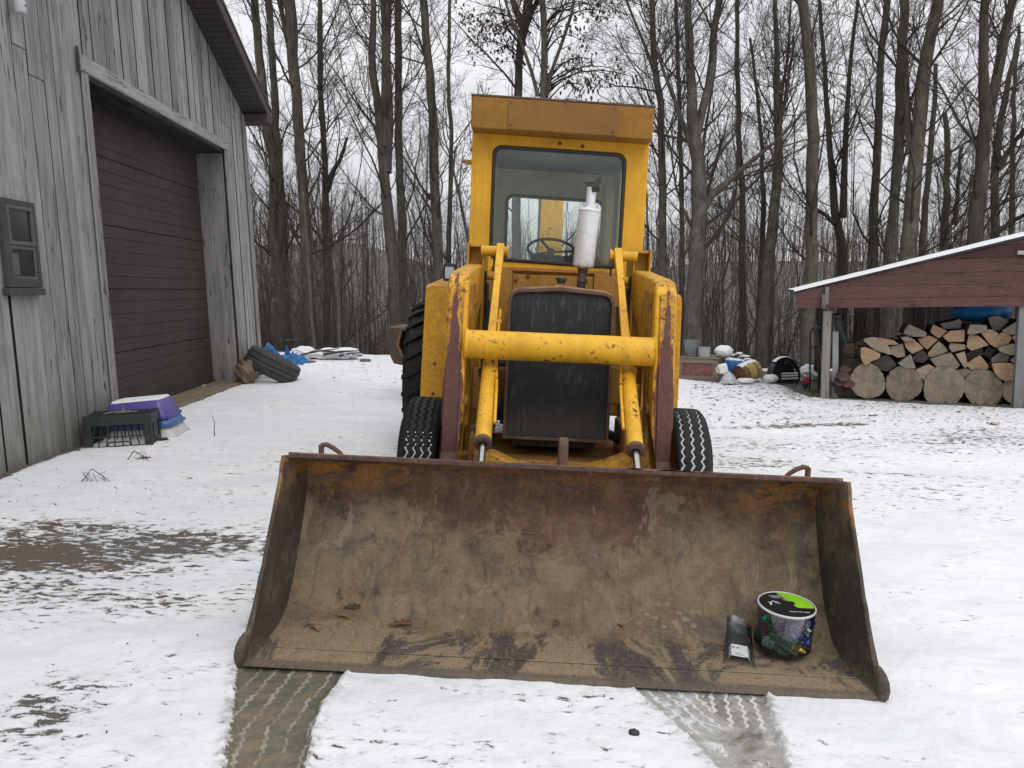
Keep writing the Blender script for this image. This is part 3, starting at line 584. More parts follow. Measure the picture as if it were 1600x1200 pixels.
    g=MB(); g.lathe([(.028,-.05),(.028,.06)],p0,ax,20); part(g,'exhaust_stub',DARK,MU)
    g=MB(); g.lathe([(.030,.055),(.031,.075),(.029,.085),(.031,.095),(.029,.105),(.031,.115),(.036,.14)],p0,ax,20); part(g,'exhaust_clamp',IRON,MU)
    e=p0+ax*.665; g=MB(); g.box(e+Vector((.030,-.01,.022)),(.045,.05,.075),Matrix.Rotation(radians(24),3,'Y'),taper=.5); g.box(e+Vector((.050,-.01,.055)),(.022,.04,.06),Matrix.Rotation(radians(10),3,'Y'),taper=.4); g.tube([e+Vector((-.05,-.01,.022)),e+Vector((.02,-.01,.026))],.007,8); g.tube([e+Vector((-.035,-.01,.005)),e+Vector((.04,-.01,.002))],.006,8); g.box(e+Vector((.020,-.01,-.018)),(.05,.06,.035),Matrix.Rotation(radians(-14),3,'Y')); part(g,'rain_cap',BLK,MU,.003)
    # --- cab
    g=MB(); cz0,cz1=1.50,2.59; out=[(-.692,cz0),(.682,cz0),(.668,cz1),(-.676,cz1)]
    inn=rrect(-.525,.508,1.585,2.468,.075,7)
    def rect_loop(x0,x1,z0,z1,like,xt=None):
        # same number of points as 'like', projected onto a rectangle
        cx=sum(p[0] for p in like)/len(like);cz=sum(p[1] for p in like)/len(like);o=[]
        for p in like:
            dx,dz=p[0]-cx,p[1]-cz; k=1e9
            if dx>0:k=min(k,(x1-cx)/dx)
            if dx<0:k=min(k,(x0-cx)/dx)
            if dz>0:k=min(k,(z1-cz)/dz)
            if dz<0:k=min(k,(z0-cz)/dz)
            o.append([cx+dx*k,cz+dz*k])
        for tx,tz in((x0,z0),(x1,z0),(x1,z1),(x0,z1)):
            j=min(range(len(o)),key=lambda i:(o[i][0]-tx)**2+(o[i][1]-tz)**2); o[j]=[tx,tz]
        return [tuple(q) for q in o]
    g.ring(rect_loop(-.686,.676,cz0,cz1,inn),inn,'y',3.50,3.545); CAB=part(g,'cab',Y_CAB,R,.006)
    g=MB(); i2=rrect(-.525+.004,.508-.004,1.589,2.464,.072,7); i3=rrect(-.525+.026,.508-.026,1.611,2.442,.055,7); g.ring(i2,i3,'y',3.485,3.535); part(g,'windscreen_seal',BLK,CAB,.006)
    g=MB(); g.prism(rrect(-.50,.484,1.605,2.448,.055,7),'y',3.512,3.517); part(g,'windscreen',GLASS,CAB,smooth=False)
    # side walls with windows, rear wall with window, roof, floor
    for s in(-1,1):
        xo=s*(.681+.0); inn=rrect(3.70,4.85,1.62,2.42,.06,6); g=MB(); g.ring(rect_loop(3.546,5.0,.85,2.59,inn),inn,'x',min(s*.640,s*.676),max(s*.640,s*.676)); part(g,'side_wall',[Y_CAB],CAB,.005)
        g=MB(); g.prism(rrect(3.69,4.86,1.61,2.43,.06,6),'x',s*.655,s*.659); part(g,'side_window',GLASS,CAB,smooth=False)
        g=MB(); inn2=rrect(3.70,4.85,1.62,2.42,.06,6); g.ring(rect_loop(3.549,4.95,1.45,2.56,inn2),inn2,'x',min(s*.615,s*.638),max(s*.615,s*.638)); part(g,'side_lining',INTER,CAB,.01)
    inn=rrect(-.47,.47,1.62,2.27,.07,7); g=MB(); g.ring(rect_loop(-.612,.612,1.1,2.58,inn),inn,'y',4.90,4.95); part(g,'rear_wall',INTER,CAB,.01)
    inn4=rrect(-.445,.445,1.645,2.245,.05,7); g=MB(); g.ring(inn,inn4,'y',4.88,4.955); part(g,'rear_window_seal',BLK,CAB,.004)
    g=MB(); g.prism(rrect(-.45,.45,1.64,2.25,.05,7),'y',4.92,4.924); part(g,'rear_window',GLASS,CAB,smooth=False)
    g=MB(); g.bb(-.61,.61,3.55,4.89,2.50,2.53); g.bb(-.61,.61,3.55,3.60,2.46,2.50); part(g,'headliner',CEIL,CAB,.01)
    g=MB(); g.bb(-.676,.668,3.55,5.0,2.592,2.64); g.bb(-.60,.60,3.6,4.9,2.64,2.665); part(g,'roof',Y_VIS,CAB,.01)
    vz=[(3.315,2.545),(3.300,2.775),(3.32,2.785),(3.62,2.79),(3.62,2.60),(3.56,2.60),(3.56,2.545)]
    g=MB(); g.prism(vz,'x',-.684,.672); V_=part(g,'visor',Y_VIS,CAB,.012,seg=3)
    g=MB(); g.prism([(3.296,2.776),(3.296,2.789),(3.33,2.794),(3.60,2.797),(3.60,2.791)],'x',-.687,.675); part(g,'top_edge',IRON,V_,.002)
    g=MB(); g.add([(-.41,3.3125,2.555),(.405,3.3125,2.555),(.405,3.2985,2.765),(-.41,3.2985,2.765),(-.41,3.306,2.555),(.405,3.306,2.555),(.405,3.292,2.765),(-.41,3.292,2.765)],[(0,1,2,3),(7,6,5,4),(0,4,5,1),(1,5,6,2),(2,6,7,3),(3,7,4,0)]); part(g,'visor_cover',Y_VIS,V_,.003)
    for x,z,y in((-.39,2.742,3.296),(-.385,2.585,3.303),(.385,2.745,3.296),(.375,2.583,3.303),(.01,2.762,3.294)): g=MB(); g.lathe([(.0,.006),(.008,.005),(.010,0)],(x,y,z),(0,-1,0),12); part(g,'bolt',BOLT,V_)
    g2=[(-.01,2.51,3.50),(.165,2.50,3.50)]
    for x,z,y in g2: g=MB(); g.lathe([(.0,.012),(.013,.010),(.015,0)],(x,y,z),(0,-1,0),12); part(g,'bolt',BOLT,CAB)
    # lower front wall, cowl trim
    g=MB(); g.bb(-.686,.676,3.50,3.545,1.28,1.498); g.bb(-.50,.49,3.44,3.498,1.525,1.555); g.bb(-.46,-.33,3.37,3.43,.62,1.525); g.bb(.30,.46,3.37,3.43,.62,1.525); g.bb(-.329,.299,3.40,3.46,.8,1.50); part(g,'firewall',Y_BODY,R,.006)
    for x,z in((-.30,1.455),(-.21,1.49),(.24,1.47)): g=MB(); g.lathe([(.0,.012),(.014,.010),(.016,0)],(x,3.395,z),(0,-1,0),12); part(g,'bolt',BOLT,R)
    # steering wheel, dash, seat
    g=MB(); pts=[];c=Vector((-.03,4.15,1.735))
    for i in range(41):
        a=2*pi*i/40; pts.append(c+Vector((cos(a)*.20,sin(a)*.20*cos(radians(30)),sin(a)*.20*sin(radians(30)))))
    g.tube(pts,.013,10,caps=False); g.tube([c+Vector((0,-.03,-.08)),c+Vector((0,-.0,-.02)),pts[13]],.012,8); g.tube([c+Vector((0,0,-.02)),pts[0]],.010,8); g.tube([c+Vector((0,0,-.02)),pts[24]],.010,8); g.tube([c+Vector((0,0,0)),c+Vector((0,-.25,-.5))],.03,12); part(g,'steering_wheel',GREYM,CAB)
    g=MB(); g.prism([(3.56,1.3),(3.56,1.60),(3.70,1.665),(3.92,1.68),(4.0,1.60),(4.0,1.3)],'x',-.20,.16); g.box((.22,3.85,1.62),(.06,.1,.12)); g.tube([(.25,3.9,1.55),(.26,3.9,1.72)],.008); g.tube([(.30,3.95,1.55),(.28,3.9,1.74)],.008); part(g,'dashboard',GREYM,CAB,.02)
    g=MB(); g.bb(-.25,.22,4.35,4.75,1.1,1.35); g.bb(-.24,.21,4.68,4.80,1.3,1.66); part(g,'operator_seat',BLK,CAB,.04)
    g=MB(); g.bb(-.61,.61,3.55,4.9,.86,.9); part(g,'cab_floor',DARK,CAB)
    # door edge stack seen at the window's sides
    g=MB(); g.bb(.44,.47,4.60,4.86,1.3,2.4); g.bb(.53,.55,4.2,4.6,1.3,2.45); g.bb(-.56,-.54,4.2,4.7,1.3,2.45); part(g,'window_post',INTER,CAB,.01)
    # marker light, mirror, handle, decal
    g=MB(); g.bb(-.74,-.688,3.58,3.64,2.325,2.355); part(g,'lamp_bracket',Y_CAB,CAB,.004); g=MB(); g.cyl((-.775,3.6,2.345),(-.735,3.6,2.340),.014,None,12); part(g,'marker_lamp',simple('amber_lens',(.25,.07,.01),.3),CAB)
    g=MB(); g.prism(rrect(-.868,-.768,1.425,1.56,.015,3),'y',3.40,3.43); MI=part(g,'side_mirror',BLK,R,.006); g=MB(); g.prism(rrect(-.853,-.785,1.445,1.535,.01,3),'y',3.394,3.398); part(g,'mirror_glass',simple('mirror_silver',(.45,.45,.45),.08,1,.02),MI); g=MB(); g.tube([(-.77,3.42,1.50),(-.70,3.45,1.49),(-.685,3.5,1.49)],.009,8); g.box((-.735,3.42,1.505),(.05,.03,.05)); part(g,'mirror_arm',Y_CAB,MI)
    g=MB(); g.tube([(.672,3.48,1.655),(.70,3.46,1.655),(.715,3.45,1.63),(.715,3.45,1.48),(.70,3.46,1.455)],.008,8); g.bb(.675,.72,3.42,3.50,1.43,1.45); part(g,'grab_handle',Y_BODY,R)
    g=MB(); g.bb(-.5045,-.503,1.83,1.90,1.155,1.275,0); g.bb(-.5028,-.5024,1.84,1.89,1.225,1.268,1); g.bb(-.5028,-.5024,1.84,1.89,1.17,1.20,2); part(g,'warning_decal',[simple('decal_brown',(.12,.05,.03),.6),simple('decal_white',(.6,.55,.5),.6,0,.3,90),simple('decal_red',(.35,.05,.03),.6,0,.3,60)],R)
    # --- fenders
    for s in(-1,1):
        fen=[(-1.005,.46),(-1.005,.62),(-.985,1.335),(-.97,1.372),(-.935,1.388),(-.71,1.392),(-.70,.42),(-.88,.38)]
        fen=[((p[0] if s<0 else -p[0]-.02),p[1]) for p in fen]
        g=MB(); g.prism(fen,'y',3.28,3.30); Fn=part(g,'fender',Y_FEN,R,.006)
        # arched top and outer skirt following the wheel
        g=MB(); P=[]
        for i in range(13):
            a=radians(172-i*12); P.append((4.12+.86*cos(a),.66+.86*sin(a)*.86))
        P=[(3.30,.9),(3.30,1.36),(3.36,1.39),(4.3,1.45),(4.75,1.38),(5.0,1.15),(5.02,.9)]
        V=[];F=[]
        for y,z in P:
            for x in(.70,.985): V.append((s*x if s<0 else x-.02,y,z))
            for x in(.985,.70): V.append((s*x if s<0 else x-.02,y+.0,z-.012))
        for i in range(len(P)-1):
            for j in range(4): F.append((i*4+j,i*4+(j+1)%4,(i+1)*4+(j+1)%4,(i+1)*4+j))
        F.append((0,1,2,3)); g.add(V,F); part(g,'fender_top',Y_FEN,Fn)
        for x,z in((-.90,.79),(-.905,.555)): g=MB(); g.lathe([(0,.010),(.010,.009),(.012,0)],((x if s<0 else -x-.02),3.28,z),(0,-1,0),12); part(g,'bolt',BOLT,Fn)
    # --- front axle, frame
    g=MB(); g.prism([(-.46,.30),(-.46,.47),(-.34,.455),(-.2,.395),(-.05,.375),(.15,.385),(.30,.43),(.40,.475),(.52,.50),(.55,.46),(.55,.30)],'y',1.66,1.80); g.bb(-.40,.42,1.8,2.6,.30,.40); g.bb(.40,.56,1.75,2.3,.30,.60); g.bb(-.50,-.40,1.8,3.2,.35,.52); g.cyl((.49,1.9,.28),(.49,1.9,.72),.07); g.bb(-.49,-.36,2.2,2.35,.5,.85); g.bb(.46,.62,2.62,3.2,.55,.78); part(g,'front_frame',Y_FR,R,.014)
    g=MB(); g.bb(-.70,.72,1.96,2.06,.28,.38); part(g,'front_axle',Y_FR,R,.01)
    g=MB(); g.bb(-.55,.55,2.6,5.2,.55,.85); g.cyl((-.8,4.12,.72),(.8,4.12,.72),.12); g.bb(.52,.80,2.9,3.3,.70,.93); g.bb(-.80,-.52,2.9,3.3,.45,.60); part(g,'rear_frame',Y_FR,R,.02)
    g=MB(); g.prism([(-.42,.40),(-.42,.95),(-.30,.95),(-.30,.40)],'y',3.1,3.3); g.tube([(-.44,2.4,.78),(-.44,3.0,.72)],.045,16); g.tube([(-.46,2.2,.86),(-.42,2.15,.90),(-.38,2.2,.86)],.03,12); part(g,'steering_linkage',DARK)
    # --- backhoe boom behind
    g=MB(); g.prism([(5.7,.6),(5.55,1.6),(5.75,2.75),(6.0,2.75),(5.95,1.5),(6.1,.6)],'x',-.135,.105); g.prism([(5.6,2.6),(6.6,3.0),(6.7,2.9),(5.8,2.5)],'x',-.10,.07); g.bb(-.5,.5,5.3,5.6,.5,.9); part(g,'backhoe_boom',Y_TUBE,R,.015)
    for o in COL.objects:
        if o.parent==CAB or o==CAB or o.parent==V_:
            for v in o.data.vertices: v.co.z-=.030*v.co.x
    return R
def zig(a): return 2*abs(a-math.floor(a)-.5)-.5
def front_wheel(par,x0,x1,cy,cz,r,snowy):
    # ribbed highway tread; cross section x0..x1, revolve about the X axis
    nu,nt=110,352; V=np.zeros((nu,nt,3)); w=x1-x0; mi=np.zeros((nu-1,nt),int)
    us=np.linspace(0,1,nu); grooves=[.27,.50,.73] if snowy>=1 else [.23,.41,.59,.77]
    for i,u_ in enumerate(us):
        t_=abs(u_-.5)*2; R_=r-.004*t_**2-.034*max(0,(t_-.55)/.45)**2.2*1.5
        if t_>.93: R_=r-.048-(t_-.93)*.9
        for j in range(nt):
            a=2*pi*j/nt; zz=.062*zig(j/nt*44); g=0
            for k,gu in enumerate(grooves):
                d=abs(u_-gu-zz*(1 if k%2==0 else 1))
                g=max(g,1-min(1,max(0,(d-(.021 if snowy>=1 else .014))/.010)))
            # shoulder slits
            if .84<t_<.97 and j%8<3: g=max(g,.9)
            # lateral sipes
            rr=R_-.012*g; V[i,j]=(x0+w*u_,cy+rr*cos(a),cz+rr*sin(a))
            if i<nu-1 and g>.75 and t_<.78:
                hz=cz+rr*sin(a)
                if snowy>0: mi[i,j]=1 if (snowy>=1 or hz<.52+.05*sin(j*1.7)) else 0
    F=[];MI=[]
    for i in range(nu-1):
        for j in range(nt): F.append((i*nt+j,i*nt+(j+1)%nt,(i+1)*nt+(j+1)%nt,(i+1)*nt+j)); MI.append(mi[i,j])
    Wh=empty('front_wheel'); Wh.parent=par
    V=V.reshape(-1,3); nv=len(V)
    # sidewalls
    side=[]
    for s,xx in((0,x0),(1,x1)):
        rings=[(r-.10,-.012),(r-.15,-.004),(r-.175,.012)]
        prev=[ (s*(nu-1))*nt+j for j in range(nt)]
        for rr,dx in rings:
            base=nv+len(side)
            for j in range(nt):
                a=2*pi*j/nt; side.append((xx+(dx if s==0 else -dx),cy+rr*cos(a),cz+rr*sin(a)))
            for j in range(nt): F.append((prev[j],prev[(j+1)%nt],base+(j+1)%nt,base+j)); MI.append(0)
            prev=[base+j for j in range(nt)]
    V=np.vstack([V,np.array(side)])
    o=np_mesh('tyre',V,F,[RUB,SNOWC],Wh,True,mi=MI)
    g=MB(); xm=(x0+x1)/2
    g.lathe([(r-.175,-.10),(r-.19,-.08),(.10,-.02),(.10,.02),(r-.19,.08),(r-.175,.10)],(xm,cy,cz),(1,0,0),40,cap=False); g.cyl((xm-.1,cy,cz),(xm+.1,cy,cz),.07); g.build('rim',Y_BODY,Wh)
    return Wh
def rear_wheel(par,x0,x1,cy,cz,r):
    Wh=empty('rear_wheel'); Wh.parent=par; g=MB(); w=x1-x0; xm=(x0+x1)/2
    g.lathe([(r-.20,-w/2+.03),(r-.15,-w/2),(r-.07,-w/2+.005),(r-.045,-w/2+.04),(r-.035,0),(r-.045,w/2-.04),(r-.07,w/2-.005),(r-.15,w/2),(r-.20,w/2-.03)],(xm,cy,cz),(1,0,0),90)
    n=26
    for i in range(n*2):
        a=2*pi*(i/2)/n; s=1 if i%2 else -1; V=[]
        # chevron lug from the centre to the shoulder
        for k,(xx,da,hh) in enumerate(((-.012*s,.0,1.),(w*.30*s,.14,1.),(w*.5*s,.19,.75))):
            for dth in(-.030,.030):
                for rr in(r-.06,r-.0*hh-(.0 if k<2 else .045)):
                    t=a+da+dth; V.append((xm+xx,cy+rr*cos(t),cz+rr*sin(t)))
        F=[]
        for k in range(2):
            b=k*4; F+=[(b,b+1,b+5,b+4),(b+2,b+6,b+7,b+3),(b+1,b+3,b+7,b+5)]
        F+=[(0,2,3,1),(8,9,11,10)]; g.add(V,F)
    g.build('tyre',RUB,Wh,.004)
    g=MB(); g.lathe([(r-.20,-.15),(r-.24,-.10),(.16,.02),(.10,.05),(0,.05)],(xm,cy,cz),(1 if xm>0 else -1,0,0),48); g.build('rim',Y_BODY,Wh)
LOADER=build_loader()
front_wheel(LOADER,-.892,-.650,2.0,.345,.368,.6); front_wheel(LOADER,.662,.905,2.0,.345,.368,1)
rear_wheel(LOADER,-1.20,-.80,4.12,.61,.64); rear_wheel(LOADER,.66,1.02,4.12,.61,.64)
# ------------------------------------------------------------------ barn
BMX=Matrix.Translation((-3.61,5.29,gz(-3.61,5.29)))@Matrix.Rotation(radians(2.15),4,'Z')@Matrix.Rotation(radians(-.75),4,'Y')
BIN=BMX.inverted(); BN=BMX.to_3x3()@Vector((1,0,0))
def bl(u,v,dx=0.0):
    p=BIN@onplane(u,v,BMX@Vector((dx,0,0)),BN); return p.y,p.z
def build_barn():
    R=empty('barn',label='weathered grey board barn with a brown garage door on the left',cat='barn',mw=BMX)
    ya,za=bl(287,0); yb,zb=bl(376,177); sl=(zb-za)/(yb-ya); YC=bl(403,545)[0]; yp=.3; ymin=-5.7
    def rk(y): return za+sl*(y-ya) if y>=yp else za+sl*(yp-ya)-abs(sl)*(yp-y)
    yn=bl(173,600)[0]; yf=bl(373,597)[0]; zt=.5*(bl(342,230)[1]+bl(137,121)[1])
    print('BARN',ya,za,yb,zb,'slope',sl,'corner',YC,'door',yn,yf,zt)
    rnd=random.Random(3); g=MB(); y=ymin; edges=[yn,yf,YC]
    while y<YC-.01:
        w=rnd.choice([.17,.2,.23,.27,.15,.3])*rnd.uniform(.9,1.1); y2=y+w
        for e in edges:
            if y<e-.001 and y2>e-.09: y2=e
        y2=min(y2,YC); w=y2-y
        gap=rnd.choice([.006,.009,.012,.018,.028]); t=rnd.uniform(.005,.014); k0=rnd.uniform(-.006,.006); k1=rnd.uniform(-.006,.006)
        z0=-.30 if not(yn-.001<=y and y2<=yf+.001) else zt+.02
        z0b=z0+(rnd.uniform(-.03,.03) if z0<0 else 0)
        a,b=y+gap/2,y2-gap/2
        # a few long boards are butt-jointed
        if z0<0 and rnd.random()<.35 and y>-1:
            zj=rnd.uniform(2.6,3.6); g.prism([(a+k0,z0),(b+k1,z0b),(b,zj-.002),(a,zj-.002)],'x',.015,.015+t); g.prism([(a,zj+.002),(b,zj+.002),(b,rk(b)),(a,rk(a))],'x',.015,.018+t)
        else: 
            P=[(a+k0,z0),(b+k1,z0b),(b-rnd.uniform(0,.007),rk(b)),(a,rk(a))]
            if a<yp<b: P=[(a+k0,z0),(b+k1,z0b),(b,rk(b)),(yp,rk(yp)),(a,rk(a))]
            g.prism(P,'x',.015,.015+t)
        y=y2
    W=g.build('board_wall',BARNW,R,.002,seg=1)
    # wall core, near black to paint shade into the board gaps; other walls
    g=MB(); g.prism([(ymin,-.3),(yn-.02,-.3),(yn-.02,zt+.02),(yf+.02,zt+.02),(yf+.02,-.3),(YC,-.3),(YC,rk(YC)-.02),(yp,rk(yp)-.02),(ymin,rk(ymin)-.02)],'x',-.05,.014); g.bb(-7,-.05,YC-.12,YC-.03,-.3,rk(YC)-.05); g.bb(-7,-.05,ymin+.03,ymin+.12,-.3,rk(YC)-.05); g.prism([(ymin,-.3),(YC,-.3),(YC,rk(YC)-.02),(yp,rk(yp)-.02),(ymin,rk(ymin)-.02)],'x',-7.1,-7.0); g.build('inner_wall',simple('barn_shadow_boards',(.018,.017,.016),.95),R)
    # corner trim and door trims
    g=MB(); g.bb(.032,.054,YC-.11,YC+.012,-.25,rk(YC)-.02); g.bb(-.10,.030,YC+.002,YC+.022,-.25,rk(YC)-.03); g.build('corner_trim',TRIMZ,R,.004)
    g=MB(); g.bb(.033,.060,yn-.085,yn+.004,-.25,zt-.01); g.build('door_trim',TRIMZ,R,.004)
    g=MB(); g.bb(.033,.060,yf-.004,yf+.06,-.25,zt-.01); g.build('door_trim',TRIMZ,R,.004)
    g=MB(); n=14; V=[]
    g.prism([(yn-.10,zt-.008),(yf+.075,zt-.008),(yf+.075,zt+.105),(yn-.10,zt+.135)],'x',.034,.066); g.build('lintel_board',TRIMW,R,.005)
    g=MB(); g.bb(-.38,.0,yn-.01,yf+.01,zt-.035,zt+.015); g.bb(-.38,.0,yf-.001,yf+.03,-.3,zt-.036); g.bb(-.38,.0,yn-.03,yn+.001,-.3,zt-.036); g.build('door_jamb',TRIMZ,R,.003); g=MB(); g.bb(-.38,.031,yn,yf-.002,zt-.052,zt-.0362); g.bb(-.38,-.345,yn,yf-.002,zt-.15,zt-.053); g.build('header_soffit',oldwood('dark_header',(.018,.017,.016),(.035,.033,.031),(.07,.066,.062),1,'y'),R,.002)  # header underside boards much darker in colour than the jamb
    hk=MB(); hk.bb(.036,.050,yn-.135,yn-.105,zt-.03,zt+.19); hk.build('iron_strap',DARK,R,.002)
    # sectional door
    sec=[-.02]
    for u,v in((323,527),(322,452),(312,377),(310,298)): sec.append(bl(u,v,-.335)[1])
    sec=sorted(sec)+[zt-.04]; print('door sections',sec)
    t=NT('brown_door'); n=t.noise(t.map(t.obj,(1,.12,1)),40,4,.6); b=t.noise(t.obj,1.5,3); t.base(t.mix(t.ma('MULTIPLY',t.step(n,.50,.68),.30),t.ramp(b,[(.3,(.036,.026,.025)),(.7,(.050,.036,.034))]),(.10,.08,.075))).rough(.55).spec(.35); t.bump(n,.15,.002)
    D=None
    for i in range(len(sec)-1):
        z0,z1=sec[i]+.0005,sec[i+1]-.0005; pr=[(-.346,z0),(-.332,z0+.006)]; m=5
        for k in range(1,m):
            zc=z0+(z1-z0)*k/m; pr+=[(-.332,zc-.007),(-.339,zc),(-.332,zc+.007)]
        pr+=[(-.332,z1-.006),(-.346,z1)]; g=MB(); g.prism(pr,'y',yn+.002,yf-.032)
        o=g.build('door_panel',t.m,R,smooth=False)
    # threshold
    g=MB(); g.bb(-.40,.10,yn-.02,yf+.02,-.25,.035); g.build('concrete_sill',simple('wet_sill',(.17,.13,.085),.7,0,.4,7,.3),R,.01)
    # window
    y0=bl(9,385,.07)[0]; y1=bl(61,385,.07)[0]; z1=bl(40,318)[1]; z0=bl(40,450)[1]; print('win',y0,y1,z0,z1)
    FM=simple('window_frame_paint',(.045,.05,.048),.6,0,.3,20); g=MB()
    o=[(y0,z0),(y1,z0),(y1,z1),(y0,z1)]; i=[(y0+.06,z0+.055),(y1-.035,z0+.055),(y1-.035,z1-.04),(y0+.06,z1-.04)]
    g.ring(o,i,'x',.030,.070); Wn=g.build('window',FM,R,.004)
    g=MB(); g.prism([(y0-.03,z0-.055),(y1+.005,z0-.055),(y1+.005,z0-.004),(y0-.03,z0-.004)],'x',.03,.085); g.build('window_sill',FM,Wn,.005)
    zm=(z0+z1)/2-.01; g=MB()
    for a,b in((z0+.056,zm),(zm+.002,z1-.041)):
        q=[(y0+.061,a),(y1-.036,a),(y1-.036,b),(y0+.061,b)]; q2=[(y0+.085,a+.028),(y1-.06,a+.028),(y1-.06,b-.028),(y0+.085,b-.028)]; g.ring(q,q2,'x',.040,.070 if a>zm else .062)
    g.build('sash',simple('sash_paint',(.09,.095,.092),.6,0,.2,20),Wn,.003)
    g=MB(); g.bb(.050,.053,y0+.08,y1-.055,z0+.08,z1-.06); gm=simple('dark_window_glass',(.012,.016,.018),.08,0,.3,5,spec=.9); g.build('pane',gm,Wn)
    g=MB(); g.bb(.0535,.0545,y0+.09,y0+.17,z0+.09,z0+.25); g.build('curtain_edge',simple('curtain',(.10,.10,.09),.8),Wn)
    # roof with vented soffit and fascia
    RB=simple('brown_trim_metal',(.050,.035,.034),.55,0,.15,5); SOF=simple('brown_soffit',(.036,.028,.027),.6,0,.2,5)
    ex=.36; yend=YC+.19
    g=MB(); c=(1/sqrt(1+sl*sl)); nseg=70
    ys=np.linspace(yp,yend-.02,nseg+1)
    for k in range(nseg):
        a,b=ys[k]+.006,ys[k+1]-.004; d=.0
        g.add([(.031,a,rk(a)+.0),(ex,a,rk(a)+.0),(ex,b,rk(b)+.0),(.031,b,rk(b)+.0),(.031,a,rk(a)+.03),(ex,a,rk(a)+.03),(ex,b,rk(b)+.03),(.031,b,rk(b)+.03)],[(0,1,2,3),(7,6,5,4),(0,4,5,1),(1,5,6,2),(2,6,7,3),(3,7,4,0)])
    g.prism([(yp,rk(yp)+.012),(yend-.02,rk(yend-.02)+.012),(yend-.02,rk(yend-.02)+.034),(yp,rk(yp)+.034)],'x',.032,ex-.001); g.build('soffit',SOF,R,smooth=False)
    g=MB(); h=.15
    g.prism([(yp,rk(yp)-.02),(yend,rk(yend)-.02),(yend,rk(yend)+h),(yp,rk(yp)+h)],'x',ex+.001,ex+.028)
    g.prism([(yend-.24,rk(yend-.24)-.02),(yend-.24,rk(yend)-.035),(yend,rk(yend)-.035),(yend,rk(yend)-.022)],'x',.036,ex+.026)
    g.prism([(ymin-.4,rk(ymin)-abs(sl)*.4-.02),(yp,rk(yp)-.02),(yp,rk(yp)+h),(ymin-.4,rk(ymin)-abs(sl)*.4+h)],'x',ex+.001,ex+.028)
    g.build('fascia',RB,R,.004)
    g=MB(); g.prism([(yp,rk(yp)+h-.01),(yend+.01,rk(yend+.01)+h-.01),(yend+.01,rk(yend+.01)+h+.03),(yp,rk(yp)+h+.04),(ymin-.4,rk(ymin)-abs(sl)*.4+h+.03),(ymin-.4,rk(ymin)-abs(sl)*.4+h-.01)],'x',-7.4,ex+.04); g.build('roof',RB,R,.004)
    g=MB(); g.prism([(yend-.03,rk(yend)-.04),(yend+.008,rk(yend)-.04),(yend+.008,rk(yend)+h),(yend-.03,rk(yend)+h)],'x',-7.2,ex); g.build('eave_board',RB,R)
    # jar lamp under the top left
    y,z=bl(31,10,.10); L=empty('jar_lantern',label='small clear jar lantern with a blue motif hanging high on the barn wall',cat='lantern',mw=BMX@Matrix.Translation((.10,y,z)))
    g=MB(); g.lathe([(0,-.055),(.035,-.055),(.042,-.045),(.044,.03),(.036,.06),(.025,.07),(.025,.09)],(0,0,0),(0,0,1),24); g.build('jar',simple('frosted_jar',(.42,.42,.45),.25,0,.1,20),L)
    g=MB(); g.lathe([(.0,.0),(.012,-.008),(.024,.01),(.020,.035),(.012,.05),(.018,.08),(0,.085)],(.022,0,-.01),(0,0,1),16); g.build('blue_motif',simple('blue_print',(.03,.05,.30),.4,0,.3,60),L)
    g=MB(); g.lathe([(0,.09),(.028,.09),(.028,.11),(0,.11)],(0,0,0),(0,0,1),20); g.tube([(0,0,.11),(0,0,.15),(-.05,0,.17),(-.066,0,.17)],.004,6); g.build('lid',IRON,L)
build_barn()

